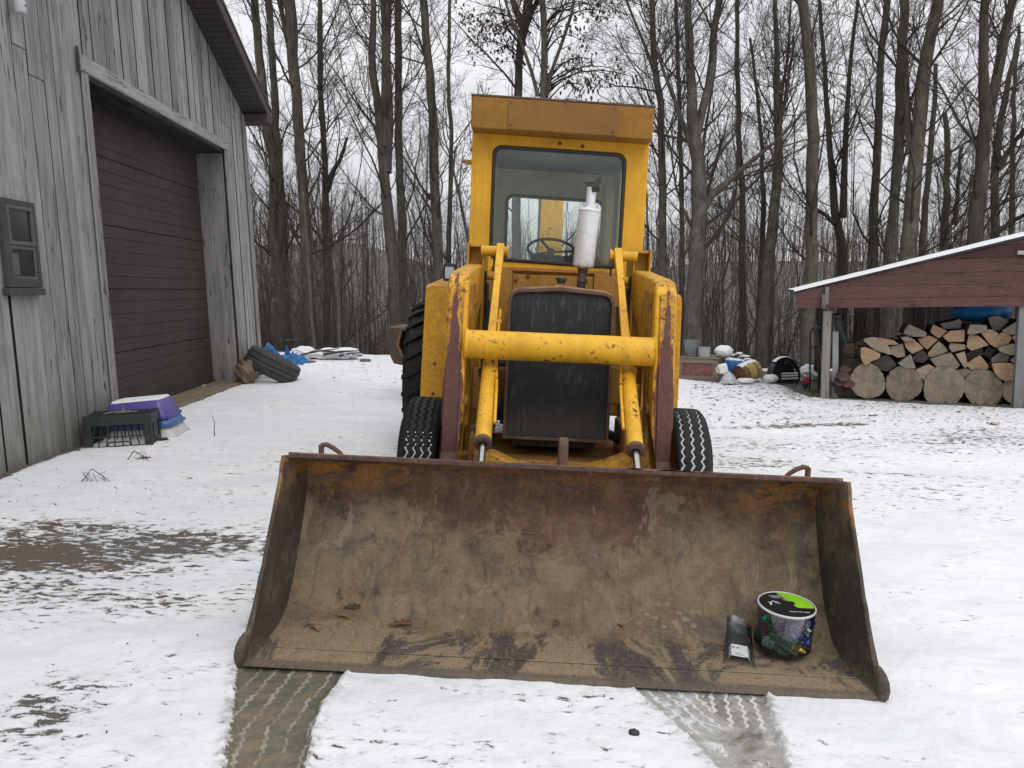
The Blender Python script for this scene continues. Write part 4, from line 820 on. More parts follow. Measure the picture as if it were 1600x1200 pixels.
# ------------------------------------------------------------------ shed with firewood
_PL=at(1288,610,10.75); _PR=at(1590,640,10.05)
_e=Vector((_PR.x-_PL.x,_PR.y-_PL.y,0)).normalized(); _b=Vector((-_e.y,_e.x,0))
SMX=Matrix(((_e.x,_b.x,0,_PL.x),(_e.y,_b.y,0,_PL.y),(0,0,1,_PL.z),(0,0,0,1))); SIN=SMX.inverted()
def sl_(u,v,dy=0.0):
    p=SIN@onplane(u,v,SMX@Vector((0,dy,0)),_b); return p.x,p.z
def build_shed():
    R=empty('woodshed',label='open woodshed with wine red gable boards and a snowy sloping roof',cat='shed',mw=SMX)
    a=sl_(1244,457);b=sl_(1600,373);c=sl_(1600,475);d=sl_(1246,485); s=(b[1]-a[1])/(b[0]-a[0]); zb=(c[1]+d[1])/2; xr=b[0]+2.2; top=lambda x:a[1]+s*(x-a[0])
    g=MB(); n=5; zt=top(xr); bands=[zb,d[1]+.14]; z=zb
    hs=[.13,.16,.16,.17,.17,.17,.17,.17]
    for k,h in enumerate(hs):
        z1=min(z+h,zt)
        if z>=zt-.01: break
        def xat(zz): return max(a[0],a[0]+(zz-a[1])/s)
        x0,x1=xat(z),xat(z1); P=[(x0,z),(xr,z),(xr,z1),(x1,z1)]
        if z<a[1]<z1: P=[(a[0],z),(xr,z),(xr,z1),(xat(z1),z1),(a[0],a[1])]
        g.prism([(p[0],p[1]+(.0015 if i<2 else -.0015)) for i,p in enumerate(P)],'y',-.03-.003*(k%2),-.005); z=z1
    g.build('gable_boards',REDW,R,.003,seg=1,smooth=False)
    g=MB(); g.prism([(a[0]-.02,a[1]+.001),(xr,zt+.001),(xr,zt+.05),(a[0]-.02,a[1]+.02)],'y',-.05,2.9); g.build('roof',simple('shed_roof_felt',(.06,.05,.05),.9),R)
    g=MB(); xs=np.linspace(a[0]-.03,xr,60)
    for i in range(59):
        x0,x1=xs[i],xs[i+1]; f=lambda x:.014+.014*float(fbm(np.array([x*4]),np.array([1.]),71)[0]); e0=.02+.03*(x0-a[0])/(xr-a[0])
        z0=top(x0)+e0; z1=top(x1)+.02+.03*(x1-a[0])/(xr-a[0])
        g.add([(x0,-.07,z0+.001),(x1,-.07,z1+.001),(x1,-.06,z1+f(x1)),(x0,-.06,z0+f(x0)),(x1,2.9,z1+f(x1)),(x0,2.9,z0+f(x0))],[(0,1,2,3),(3,2,4,5)])
    g.build('roof_snow',SNOWC,R)
    def post(u0,u1,v0,v1,dy,mat,w=.10):
        x0,_=sl_(u0,v1,dy);x1,_=sl_(u1,v1,dy);z1=sl_((u0+u1)/2,v0,dy)[1]; g=MB(); g.bb(x0,x1,dy,dy+w,-.35,z1); g.build('post',mat,R,.006)
    post(1283,1296,486,600,0,POSTW); post(1583,1598,476,640,-.0,simple('grey_post',(.16,.17,.175),.6,0,.2,9))
    g=MB(); xq=sl_(1291,460)[0]; g.bb(xq-.02,xq+.03,-.065,-.036,sl_(1291,476)[1],sl_(1291,448)[1]); g.bb(xq-.06,xq-.01,-.095,-.066,sl_(1288,482)[1],sl_(1288,460)[1]); g.build('cleat',POSTW,R,.003)
    g=MB(); g.box((sl_(1596,395)[0],-.06,sl_(1596,395)[1]),(.12,.05,.05)); g.build('bracket',simple('galvanised_bracket',(.35,.35,.34),.5),R,.004)
    # back wall of dark spaced boards, rear posts, rafters
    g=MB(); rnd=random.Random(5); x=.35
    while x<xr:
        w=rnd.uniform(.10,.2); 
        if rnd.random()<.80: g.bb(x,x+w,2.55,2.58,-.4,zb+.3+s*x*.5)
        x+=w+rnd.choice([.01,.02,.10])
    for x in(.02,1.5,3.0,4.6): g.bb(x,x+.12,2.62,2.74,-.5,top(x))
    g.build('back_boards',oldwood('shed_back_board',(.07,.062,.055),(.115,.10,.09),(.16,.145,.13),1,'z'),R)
    g=MB()
    for x in np.arange(a[0]+.1,xr,.55): g.bb(x,x+.045,.0,2.85,top(x)-.12,top(x)-.0)
    g.build('rafter',simple('rafter_wood',(.12,.10,.08),.9),R)
    g=MB(); x0=sl_(1300,600,.35)[0];x1=sl_(1309,600,.35)[0]; g.box(((x0+x1)/2,.37,.33),(x1-x0,.03,.95),Matrix.Rotation(radians(-1.5),3,'Y')); g.build('loose_board',simple('pale_board',(.33,.33,.33),.8,0,.15,30),R,.003)
build_shed()
Z3=lambda p:(1260+p[0]/4.706,470+p[1]/4.706)
SPL=[('t',[(420,290),(470,272),(520,272),(600,330),(620,395),(500,362)]),('o2',[(400,350),(440,345),(540,390),(530,420),(480,440),(430,475),(402,420)]),('o',[(530,270),(640,290),(680,320),(590,325)]),
('d',[(490,450),(540,420),(600,405),(670,475),(600,520),(520,510)]),('t',[(605,345),(715,320),(730,410),(680,422),(630,395)]),('o2',[(720,300),(800,295),(860,350),(780,390),(740,350)]),
('g',[(675,460),(765,395),(800,495),(720,495)]),('d',[(790,410),(860,365),(910,420),(870,460),(810,450)]),('o2',[(830,285),(910,260),(970,290),(900,360),(860,330)]),
('t',[(905,390),(985,300),(1050,370),(980,415),(910,415)]),('g',[(720,240),(760,175),(880,230),(880,265),(780,265)]),('o',[(925,225),(945,180),(1045,225),(985,280),(930,240)]),
('o',[(1010,265),(1060,225),(1165,215),(1160,300),(1050,300)]),('g',[(1005,175),(1100,155),(1150,140),(1165,170),(1150,205),(1040,210)]),('t',[(1065,315),(1170,325),(1180,355),(1080,380),(1060,350)]),
('o2',[(1185,340),(1200,255),(1270,260),(1340,325),(1220,365)]),('o2',[(1280,230),(1350,210),(1410,240),(1350,315)]),('o',[(1350,315),(1440,235),(1515,270),(1480,335),(1400,345)]),
('g',[(915,430),(1060,385),(1130,470),(1080,515),(980,510)]),('t',[(1095,395),(1160,375),(1185,480),(1160,490)]),('o2',[(1190,470),(1285,405),(1355,490),(1330,515),(1220,515)]),
('d',[(1190,395),(1310,350),(1320,400),(1200,445)]),('d',[(1320,400),(1360,350),(1420,370),(1370,430)]),('g',[(1370,430),(1440,380),(1500,410),(1490,450),(1380,460)]),('t',[(1400,345),(1520,315),(1530,380),(1500,400),(1420,370)]),
('o',[(1360,465),(1430,458),(1500,462),(1550,500),(1530,580),(1440,582),(1385,530)]),('t',[(805,510),(900,470),(955,500),(870,590)]),('g',[(1095,515),(1170,500),(1220,520),(1160,580)]),
('g',[(1360,130),(1430,115),(1510,150),(1450,220),(1400,225)]),('t',[(1450,220),(1580,140),(1600,190),(1530,250),(1470,250)]),('g',[(1180,240),(1200,175),(1320,180),(1320,220),(1210,250)]),('o2',[(1520,270),(1580,225),(1605,300),(1560,330)]),('g',[(1500,440),(1550,395),(1590,460),(1540,470)]),
('g',[(690,270),(740,262),(800,290),(720,298)]),('d',[(1060,300),(1160,303),(1180,322),(1060,312)])]
CN={'t':'tan','o2':'light orange','o':'orange brown','g':'grey','d':'dark'}; CM={'t':END_T,'o2':END_O,'o':END_O,'g':END_G,'d':END_D}
def build_logs():
    rnd=random.Random(11); base=.22
    def extr(poly,y0,ln,name,mat,label,cat,grp,wob=True):
        cx=sum(p[0] for p in poly)/len(poly);cz=sum(p[1] for p in poly)/len(poly); g=MB()
        P=[]
        for i,p in enumerate(poly):
            q=poly[(i+1)%len(poly)]; m=2
            for k in range(m):
                t=k/m; x=p[0]*(1-t)+q[0]*t;z=p[1]*(1-t)+q[1]*t
                bul=1.05+(.035 if k else 0)+rnd.uniform(-.03,.03); P.append(((x-cx)*bul,(z-cz)*bul))
        n=len(P); tx,tz=rnd.uniform(-.1,.1),rnd.uniform(-.1,.1); V=[];F=[]
        V.append((0,tx*0,0))
        V+= [(x,x*tx+z*tz,z) for x,z in P]; V+=[(x*.985,x*tx+z*tz+ln,z*.985) for x,z in P]
        F+=[(0,1+(i+1)%n,1+i) for i in range(n)]; g.add(V,F,0)
        b=len(g.v); F=[(1+i,1+(i+1)%n,1+n+(i+1)%n,1+n+i) for i in range(n)]+[tuple(1+n+i for i in range(n))]
        g.f+=F; g.m+=[1]*len(F)
        o=g.build(name,[mat,LOGBARK],None,.004,mw=SMX@Matrix.Translation((cx,y0,cz)),seg=1,ang=25); tag(o,label,cat,grp); return o
    rows={}
    cent=[]
    for i,(c,p) in enumerate(SPL):
        cx=sum(q[0] for q in p)/len(p);cy=sum(q[1] for q in p)/len(p); row=0 if cy>450 else 1 if cy>370 else 2 if cy>290 else 3 if cy>215 else 4; rows.setdefault(row,[]).append((cx,i)); 
    rn=['layer resting on the big rounds','second layer above the rounds','middle layer of the front stack','layer just under the top','top layer of the stack']
    orr=['first','second','third','fourth','fifth','sixth','seventh','eighth','ninth','tenth','eleventh','twelfth']; lab={}
    for r_,L in rows.items():
        L.sort()
        for k,(_,i) in enumerate(L): lab[i]=(orr[k],rn[r_])
    for i,(c,p) in enumerate(SPL):
        poly=[sl_(*Z3(q),base) for q in p]; a_,b_=lab[i]; extr(poly,base+rnd.uniform(-.05,.10)+(.12 if c=='d' or p[0][1]<200 else 0),.42,'split_log',CM[c],f'{CN[c]} split log end, {a_} from left in {b_}','firewood','split logs stacked in the woodshed')
    rl=['leftmost big grey log round under the firewood stack, mossy brown edge','second big log round from the left beneath the split firewood','largest log round in the middle of the bottom row','fourth log round with a pale pinkish heart in the bottom row','last log round half hidden behind the right shed post']
    for k,(x,y,r) in enumerate(((450,590,122),(720,615,127),(1010,640,146),(1305,650,138),(1560,662,108))):
        poly=[]
        for j in range(22):
            a=2*pi*j/22; rr=r*(1+.035*sin(2*a+k*2)+.03*sin(3*a+k)+rnd.uniform(-.012,.012)); poly.append(sl_(*Z3((x+rr*cos(a),y+rr*sin(a))),base-.02))
        extr(poly,base-.02+(0,.03,.0,.02,.04)[k],.45,'log_round',ROUND,rl[k],'log round','large log rounds under the firewood')
    # second stack in the dark behind
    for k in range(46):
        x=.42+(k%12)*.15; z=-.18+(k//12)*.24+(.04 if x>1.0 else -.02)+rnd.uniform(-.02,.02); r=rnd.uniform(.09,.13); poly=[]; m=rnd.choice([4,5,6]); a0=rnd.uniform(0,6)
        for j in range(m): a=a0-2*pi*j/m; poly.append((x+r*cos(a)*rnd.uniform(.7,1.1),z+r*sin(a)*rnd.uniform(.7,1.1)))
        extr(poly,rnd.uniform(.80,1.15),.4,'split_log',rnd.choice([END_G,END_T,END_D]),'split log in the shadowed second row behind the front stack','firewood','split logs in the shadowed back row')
    # bark chunks heap beside the stack
    for k,(u,v,s_) in enumerate(((1318,588,.10),(1326,600,.09),(1312,598,.08),(1322,578,.08),(1330,590,.07),(1310,607,.07),(1316,612,.09),(1303,603,.05))):
        x,z=sl_(u,v,.18); poly=[(x+s_*cos(-a)*rnd.uniform(.6,1.2),z+s_*.7*sin(-a)*rnd.uniform(.6,1.2)) for a in np.arange(0,6.2,1.05)]
        extr(poly,.12+.03*k,.18,'bark_chunk',simple('brown_bark_chunk',(.10,.055,.042),.95,0,.4,12,.6) if k==0 else bpy.data.materials['brown_bark_chunk'],'brown bark offcut in the heap between shed post and log rounds','bark','bark offcuts heaped by the shed post')
    # blue tarp bundle on top
    x0,z0=sl_(1491,499,.5);x1,z1=sl_(1589,478,.5); g=MB(); V=[];F=[]; n=28;m=14
    cx,cz=(x0+x1)/2,z0+.02
    for i in range(n+1):
        for j in range(m):
            t=i/n; a=2*pi*j/m; rx=(x1-x0)/2; h=.16*(sin(pi*min(1,max(0,t)))**.35); w=.04*(float(fbm(np.array([t*6+j]),np.array([j*1.3]),81)[0])-.5)
            V.append((x0+(x1-x0)*t,.75+(.30*sin(pi*t)**.4+w)*cos(a),cz+.08-.05*t*0+(h+w)*sin(a)))
    for i in range(n):
        for j in range(m): F.append((i*m+j,i*m+(j+1)%m,(i+1)*m+(j+1)%m,(i+1)*m+j))
    g.add(V,F); o=g.build('blue_tarp_bundle',TARP,None,mw=SMX); tag(o,'blue tarp bundle tucked on the firewood under the shed roof','tarp')
build_logs()

# ------------------------------------------------------------------ things lying about
def pl(u,v,d=None):
    return gp(u,v) if d is None else at(u,v,d)
def crumple(name,p,size,mat,label,cat,seed=0,par=None,rot=0,amp=.35,n=18):
    g=MB(); V=[];F=[]; nu,nv=n*2,n
    for i in range(nv+1):
        for j in range(nu):
            th=pi*i/nv; a=2*pi*j/nu; q=Vector((sin(th)*cos(a),sin(th)*sin(a),cos(th)))
            w=1+amp*(float(fbm(np.array([q.x*2.2+q.z*1.7+seed*7]),np.array([q.y*2.2-q.z*1.3+seed*3]),seed+90)[0])-.5)*2+amp*.3*sin(7*q.x+5*q.y+9*q.z+seed)
            V.append((q.x*w*size[0]/2,q.y*w*size[1]/2,q.z*w*size[2]/2))
    for i in range(nv):
        for j in range(nu): F.append((i*nu+j,i*nu+(j+1)%nu,(i+1)*nu+(j+1)%nu,(i+1)*nu+j))
    g.add(V,F); o=g.build(name,mat,par,ang=45,mw=(Matrix.Translation(p)@Matrix.Rotation(rot,4,'Z')) if par is None else None)
    if par is not None: o.location=p
    if label: tag(o,label,cat)
    return o

def build_crate():
    p=pl(184,700); mw=Matrix.Translation((p.x,p.y+.02,p.z))@Matrix.Rotation(radians(13),4,'Z'); R=empty('plastic_crate',label='black plastic milk crate lying in front of purple tubs by the barn wall',cat='crate',mw=mw)
    CR=simple('black_crate_plastic',(.015,.020,.020),.5,0,.4,9); w,d,h=.52,.34,.27; g=MB()
    for x in(-w/2+.03,w/2-.03):
        for y in(0.02,d-.02): g.bb(x-.03,x+.03,y-.02,y+.02,0,h)
    for y in(.012,d-.012):
        g.bb(-w/2,w/2,y-.010,y+.010,h-.085,h-.005); g.bb(-w/2+.05,w/2-.05,y-.008,y+.008,0.0,.014)
    for x in(-w/2+.010,w/2-.010): g.bb(x-.009,x+.009,.02,d-.02,h-.085,h-.006); g.bb(x-.008,x+.008,.02,d-.02,0,.05); g.bb(x-.007,x+.007,.10,d-.10,.05,h-.08)
    g.build('frame',CR,R,.004)
    for y in(.012,d-.012):
        g=MB()
        for i in range(8):
            t=-w/2+.09+i*(w-.18)/7; g.tube([(t-.03*(1 if i<4 else -1)*abs(i-3.5)/2,y,.0),(t,y,h-.08)],.0055,6)
        g.tube([(-w/2+.06,y,.09),(w/2-.06,y,.09)],.005,6)
        if y<.1: g.tube([(-.085,.012,.012),(-.085,.012,.035),(-.06,.012,.045),(.06,.012,.045),(.085,.012,.035),(.085,.012,.012)],.006,6)
        g.build('side_lattice',CR,R)
    g=MB()
    for i in range(9): x=-w/2+.04+i*(w-.08)/8; g.bb(x-.006,x+.006,.02,d-.02,h-.012,h-.002)
    for i in range(6): y=.03+i*(d-.06)/5; g.bb(-w/2+.02,w/2-.02,y-.006,y+.006,h-.010,h-.0035)
    g.build('base_grid',CR,R)
    # straw on top
    for k,(a,b) in enumerate((((-.12,.10),(.05,.16)),((-.02,.05),(.06,.18)),((.03,.10),(.14,.11)),((.02,.09),(.03,.12)))):
        st=MB(); q=mw@Vector((0,0,h+.004)); z2=.012 if k<3 else .06
        st.tube([(a[0],a[1],h+.006),((a[0]+b[0])/2,(a[1]+b[1])/2,h+.012),(b[0],b[1],h+z2)],.0022,5); o=st.build('straw_stalk',simple('straw',(.42,.38,.24),.8) if k==0 else bpy.data.materials['straw'],None,mw=mw); tag(o,'pale dry straw stalk lying on top of the black crate','straw','straw stalks on the crate')
    # tubs behind, upside down and nested
    def tub(name,loc,rz,w0,d0,w1,d1,h,mat,lip,label,tilt=0,snow=True):
        mw2=Matrix.Translation(loc)@Matrix.Rotation(rz,4,'Z')@Matrix.Rotation(tilt,4,'Y'); Rt=empty(name,label=label,cat='tub',mw=mw2)
        def lp(w,d,z,r=.06): return [(x,y,z) for x,y in rrect(-w/2,w/2,-d/2,d/2,r,5)]
        g=MB(); L=[lp(w1+lip*2,d1+lip*2,0),lp(w1+lip*2,d1+lip*2,.022),lp(w1,d1,.026),lp(w0+(w1-w0)*.5,d0+(d1-d0)*.5,h*.55),lp(w0,d0,h-.02,.05),lp(w0-.03,d0-.03,h,.045)]; n=len(L[0]); V=[p for l in L for p in l]; F=[(i*n+j,i*n+(j+1)%n,(i+1)*n+(j+1)%n,(i+1)*n+j) for i in range(len(L)-1) for j in range(n)]+[tuple((len(L)-1)*n+j for j in range(n))]
        g.add(V,F); g.build('shell',mat,Rt,ang=40)
        if snow:
            g=MB(); a=lp(w0-.035,d0-.035,h+.001,.045);b=lp(w0-.06,d0-.06,h+.016,.04); V=a+b; F=[(j,(j+1)%n,n+(j+1)%n,n+j) for j in range(n)]+[tuple(n+j for j in range(n))]; g.add(V,F); g.build('snow_cap',SNOWC,Rt)
        return Rt
    PUR=simple('purple_plastic',(.085,.060,.26),.4,0,.12,6); BLU=simple('blue_plastic',(.05,.11,.30),.4,0,.12,6); WT=simple('grey_white_plastic',(.48,.49,.50),.5,0,.06,6)
    q=Vector((p.x-.04,p.y+.62,p.z-.01)); rz=radians(5)
    tub('storage_tub',q,rz,.50,.36,.60,.44,.14,WT,.012,'grey white tub at the bottom of the nested stack by the barn',0,False)
    tub('storage_tub',q+Vector((-.01,0,.095)),rz,.47,.33,.56,.41,.13,BLU,.012,'blue plastic tub nested between the purple and white tubs',radians(-2),False)
    tub('storage_tub',q+Vector((-.03,0,.155)),rz,.47,.33,.55,.40,.17,PUR,.012,'upturned purple tub with a cap of snow behind the black crate',radians(-4))
build_crate()

def build_old_tyre():
    c=at(426,571,10.9); ax=Vector((.46,.16,.86)).normalized(); q=ax.to_track_quat('Z','Y'); mw=Matrix.Translation(c)@q.to_matrix().to_4x4()
    R=empty('old_tyre',label='worn bare tyre leaning on a rock at the barn corner',cat='tyre',mw=mw); r=.385; w=.30; g=MB()
    nt=96; prof=[(r-.15,-w/2+.05),(r-.13,-w/2+.015),(r-.06,-w/2),(r-.02,-w/2+.02),(r-.002,-w/2+.05),(r+.0,-.07),(r-.012,-.065),(r-.012,-.055),(r+.002,-.05),(r+.002,-.005),(r-.012,0),(r-.012,.01),(r+.002,.015),(r,.07),(r-.012,.075),(r-.012,.085),(r-.002,w/2-.05),(r-.02,w/2-.02),(r-.06,w/2),(r-.13,w/2-.015),(r-.15,w/2-.05),(r-.12,w/2-.07),(r-.05,w/2-.06),(r-.04,0),(r-.05,-w/2+.06),(r-.12,-w/2+.07),(r-.15,-w/2+.05)]
    V=[];F=[]
    for i,(rr,h) in enumerate(prof):
        for j in range(nt):
            a=2*pi*j/nt; k=rr
            if abs(h)>w/2-.06 and rr>r-.07 and j%4==0: k-=.012
            V.append((k*cos(a),k*sin(a),h))
    for i in range(len(prof)-1):
        for j in range(nt): F.append((i*nt+j,i*nt+(j+1)%nt,(i+1)*nt+(j+1)%nt,(i+1)*nt+j))
    g.add(V,F); g.build('casing',RUB_OLD,R,ang=35)
    o=crumple('rock',at(385,583,10.6),(.27,.26,.36),BROCK,'brown rock wedged between the barn corner and the old tyre','rock',3,amp=.34)
build_old_tyre()

LEAFP=[(0,0),(.10,.06),(.22,.05),(.28,.17),(.40,.14),(.45,.10),(.52,.13),(.60,.26),(.70,.22),(.68,.10),(.78,.12),(.88,.17),(.92,.08),(1,.0)]
def leaf(p,size,rot,mat,label,name='oak_leaf',grp=None,tilt=.2,mw0=None):
    P=LEAFP+[(x,-y*random.uniform(.8,1.2)) for x,y in LEAFP[-2:0:-1]]; g=MB(); V=[(.5*size,0,.010*size*3)]+[((x)*size,y*size,(.10*size*abs(y)*4+.12*size*sin(x*5+y*4)*abs(y)*3)) for x,y in P]; n=len(P)
    V=[(x-.5*size,y,z) for x,y,z in V]; F=[(0,1+i,1+(i+1)%n) for i in range(n)]; g.add(V,F)
    mw=Matrix.Translation(p)@Matrix.Rotation(rot,4,'Z')@Matrix.Rotation(tilt,4,'X')
    o=g.build(name,mat,None,mw=mw); s=o.modifiers.new('t','SOLIDIFY'); s.thickness=.0012; tag(o,label,'leaf',grp); return o
def bucket_pt(x,y):
    prof=[(0,.012),(.13,.02),(.30,.03),(.345,.040),(.385,.062),(.425,.100),(.47,.155),(.515,.22)]
    z=float(np.interp(y,[a for a,b in prof],[b for a,b in prof])); return LM@Vector((x,y,z+.006))
leaf(bucket_pt(-.62,.30)+Vector((0,0,.012)),.10,.3,OAKLEAF,'curled brown oak leaf lying in the bucket left of centre',tilt=.3)
leaf(bucket_pt(-.86,.335)+Vector((0,0,.008)),.085,2.6,PALELEAF,'flat tan leaf in the left end of the bucket',tilt=.15)
leaf(bucket_pt(-.95,.26),.09,2.2,PALELEAF,'pale crumbling leaf near the bucket left corner',tilt=.1)
leaf(bucket_pt(-.83,.38)+Vector((0,-.006,.01)),.07,.1,simple('darker_leaf',(.06,.035,.025),.9),'thin dark leaf at the foot of the bucket back, left end',tilt=.6)
leaf(bucket_pt(.0,.36)+Vector((0,0,.006)),.055,1.1,OAKLEAF,'small brown leaf scrap at the middle of the bucket floor',tilt=.4)
leaf(bucket_pt(.26,.36)+Vector((0,0,.01)),.05,2.1,PALELEAF,'tiny tan leaf beside the dirt clump in the bucket',tilt=.4)
leaf(bucket_pt(.745,.27)+Vector((0,-.0,.04)),.055,1.6,OAKLEAF,'reddish leaf caught between the clear bag and the plastic drum',tilt=1.1)
for k,(u,v,s_,l) in enumerate(((88,824,.075,'red brown leaf lying on the snow near the muddy strip at left'),(36,764,.07,'dark curled leaf on the snow by the barn wall'),(1364,652,.16,'brown oak leaf lying in front of the firewood rounds'),(1551,666,.15,'rusty oak leaf on the snow at the far right'),(226,719,.10,'brown leaf beside the dead grass tuft near the crate'),(231,755,.06,'small dark leaf on the snow below the crate'))):
    p=pl(u,v); leaf(p+Vector((0,0,.015)),s_,k*1.7,OAKLEAF if k!=1 else bpy.data.materials['darker_leaf'],l,tilt=.35)
for k,(x,y,s_) in enumerate(((.34,.385,.035),(.40,.40,.045),(.47,.39,.04),(.43,.37,.03),(.52,.40,.035),(.37,.41,.04),(.50,.42,.03),(.30,.39,.025))):
    crumple('dirt_clod',bucket_pt(x,y),(s_*1.4,s_,s_*.8),bpy.data.materials.get('dry_mud') or simple('dry_mud',(.20,.155,.10),.95,0,.35,40,.6),None,None,k+4,amp=.3,n=8); COL.objects[-1] if False else None
for o in list(COL.objects):
    if o.name.startswith('dirt_clod'): tag(o,'dry brown dirt clod in the small heap at the bucket back','dirt clod','dirt clods heaped in the bucket')
for k,(x,y,s_,l) in enumerate(((.50,.40,.03,'round pale clod just right of the dirt heap in the bucket'),)):
    o=crumple('pebble',bucket_pt(x+.05,y-.02),(s_*1.3,s_,s_),bpy.data.materials['dry_mud'],l,'clod',31,amp=.15,n=8)
p=pl(991,1151); crumple('black_stone',p+Vector((0,0,.012)),(.034,.028,.026),simple('wet_black_stone',(.018,.018,.018),.4,0,.4,60,.4,bs=90),'small black stone on the snow in front of the bucket','stone',17,amp=.25,n=10)
for u,v,s_,l in((1560//10*1+3,1021,.02,''),): pass
for k,(u,v,s_,l) in enumerate(((51,1031,.022,'dark pebble poking through the snow at the left'),(571,566,.22,'flat dark stone on the snow behind the tyre tracks'),(115,807,.03,'small dark pebble at the edge of the muddy strip'))):
    p=pl(u,v); crumple('stone',p+Vector((0,0,s_*.12)),(s_,s_*.7,s_*.4),STONE,l,'stone',21+k,amp=.2,n=10)

# tub and bag in the bucket
def build_drum():
    bz=.056; c=Vector((.882,.285,bz)); mw=LM@Matrix.Translation(c)@Matrix.Rotation(radians(4),4,'X'); r=.106; h=.163
    R=empty('clear_plastic_drum',label='round clear plastic drum with a green and black lid standing in the bucket',cat='container',mw=mw)
    g=MB(); g.lathe([(r-.006,.002),(r-.002,.006),(r,.02),(r,h-.01),(r-.003,h)],(0,0,0),(0,0,1),64); g.build('wall',CLEAR,R)
    g=MB(); g.lathe([(0,.001),(r-.008,.001),(r-.001,.007),(r+.0008,.010),(r+.0008,.004),(r-.006,-.001)],(0,0,0),(0,0,1),64); g.build('base',BLK,R)
    g=MB(); g.lathe([(r-.002,h-.003),(r+.002,h-.003),(r+.003,h+.002),(r+.001,h+.0055),(r-.0015,h+.0055),(r-.003,h+.003)],(0,0,0),(0,0,1),64); LID=g.build('lid_rim',simple('lid_rim_white',(.60,.62,.62),.35),R)
    g=MB(); g.lathe([(0,h+.0035),(r-.004,h+.0035)],(0,0,0),(0,0,1),64); g.build('lid_disc',simple('lid_black',(.012,.012,.014),.35,0,.3,20),R)
    # green field: right/back part of the lid
    z=h+.0045; P=[]; 
    for a in np.linspace(-14,98,20): P.append(((r-.0065)*cos(radians(a)),(r-.0065)*sin(radians(a))))
    P+=[(.002,.055),(.012,.028),(.030,.026),(.036,.012),(.030,.0),(.024,-.004),(.034,-.024)]
    g=MB(); g.prism(P,'z',z-.0005,z); t=NT('lid_green'); t.base(t.ramp(t.noise(t.obj,12,3),[(.3,(.20,.50,.01)),(.7,(.33,.66,.03))])).rough(.3); g.build('green_print',t.m,R,smooth=False)
    GR=simple('lid_grey_print',(.20,.20,.22),.5,0,.5,90); WH=simple('lid_white_print',(.65,.66,.66),.5,0,.1,90)
    g=MB(); g.prism([(-.052,.070),(-.008,.074),(-.004,.050),(-.040,.050)],'z',z-.0006,z-.0001); g.prism([(-.005,.045),(.0,.052),(.012,.030),(.0,.032)],'z',z-.0006,z-.0002); g.build('grey_print',GR,R,smooth=False)
    g=MB(); rnd=random.Random(4)
    for k in range(9):
        a=rnd.uniform(0,6.28); q=Vector((-.045+rnd.uniform(-.022,.022),.004+rnd.uniform(-.018,.018),0)); s_=rnd.uniform(.004,.011); g.prism([(q.x+s_*cos(a),q.y+s_*sin(a)),(q.x+s_*.35*cos(a+1.7),q.y+s_*.35*sin(a+1.7)),(q.x-s_*cos(a),q.y-s_*sin(a)),(q.x-s_*.35*cos(a+1.7),q.y-s_*.35*sin(a+1.7))],'z',z-.0004,z+.0001+.00005*k)
    # line of small lettering, too small to read
    x=-.010
    while x<.068:
        w=rnd.uniform(.0025,.0045); hh=rnd.choice([.0055,.0065,.005]); y=-.062
        g.bb(x,x+.0011,y,y+hh,z-.0004,z+.0002); 
        if rnd.random()<.7: g.bb(x+.0012,x+w,y+hh-.0014,y+hh,z-.0004,z+.0002)
        if rnd.random()<.7: g.bb(x+.0012,x+w,y,y+.0013,z-.0004,z+.0002)
        if rnd.random()<.5: g.bb(x+w-.001,x+w,y+.0014,y+hh-.0015,z-.0004,z+.0002)
        x+=w+.0016
    g.build('lettering',WH,R,smooth=False)
    # crumpled foil and bows inside
    cols=[('green',(.01,.16,.09)),('teal',(.03,.17,.15)),('purple',(.14,.055,.17)),('deep blue',(.02,.035,.25)),('lilac',(.26,.19,.31)),('gold',(.33,.24,.05)),('wine red',(.12,.02,.05)),('pale blue',(.10,.16,.33)),('silver',(.34,.35,.36))]
    ms={}
    for n_,c_ in cols:
        t=NT('foil_'+n_.replace(' ','_')); nn=t.noise(t.obj,42,4,.65,1.6); c_=tuple(min(1,x*1.5) for x in c_); t.base(t.ramp(nn,[(.35,tuple(x*.25 for x in c_)),(.55,c_),(.70,tuple(min(1,x*2.0+.05) for x in c_))])).rough(.28).metal(.25); t.bump(nn,.9,.006); ms[n_]=t.m
    lay=[(-105,.030,'teal'),(-70,.035,'gold'),(-40,.035,'deep blue'),(-10,.03,'deep blue'),(25,.03,'purple'),(-140,.045,'green'),(170,.04,'green'),(120,.04,'teal'),(70,.04,'purple'),
         (-95,.085,'teal'),(-60,.075,'deep blue'),(-28,.080,'pale blue'),(5,.085,'deep blue'),(-130,.095,'green'),(-165,.09,'wine red'),(50,.09,'teal'),(110,.09,'purple'),
         (-85,.130,'lilac'),(-50,.125,'silver'),(-15,.125,'deep blue'),(-118,.135,'purple'),(-150,.140,'green'),(20,.13,'teal'),(80,.13,'wine red'),(140,.13,'lilac')]
    for k,(a,zz,n_) in enumerate(lay):
        rr=r-.036; loc=Vector((rr*cos(radians(a)),rr*sin(radians(a)),zz*.84)); side='front' if -120<a<-45 else 'right' if -45<=a<30 else 'left' if (a<=-120 or a>150) else 'back'; lv='bottom' if zz<.05 else 'middle' if zz<.11 else 'top'
        o=crumple('foil_bow',(0,0,0),(.066,.066,.060),ms[n_],f'crumpled {n_} foil bow in the {side} of the plastic drum, {lv} layer','gift bow',40+k,amp=.55,n=16); o.matrix_world=mw@Matrix.Translation(loc)@Matrix.Rotation(k,4,'Z'); o['group']='foil bows inside the clear drum'
build_drum()
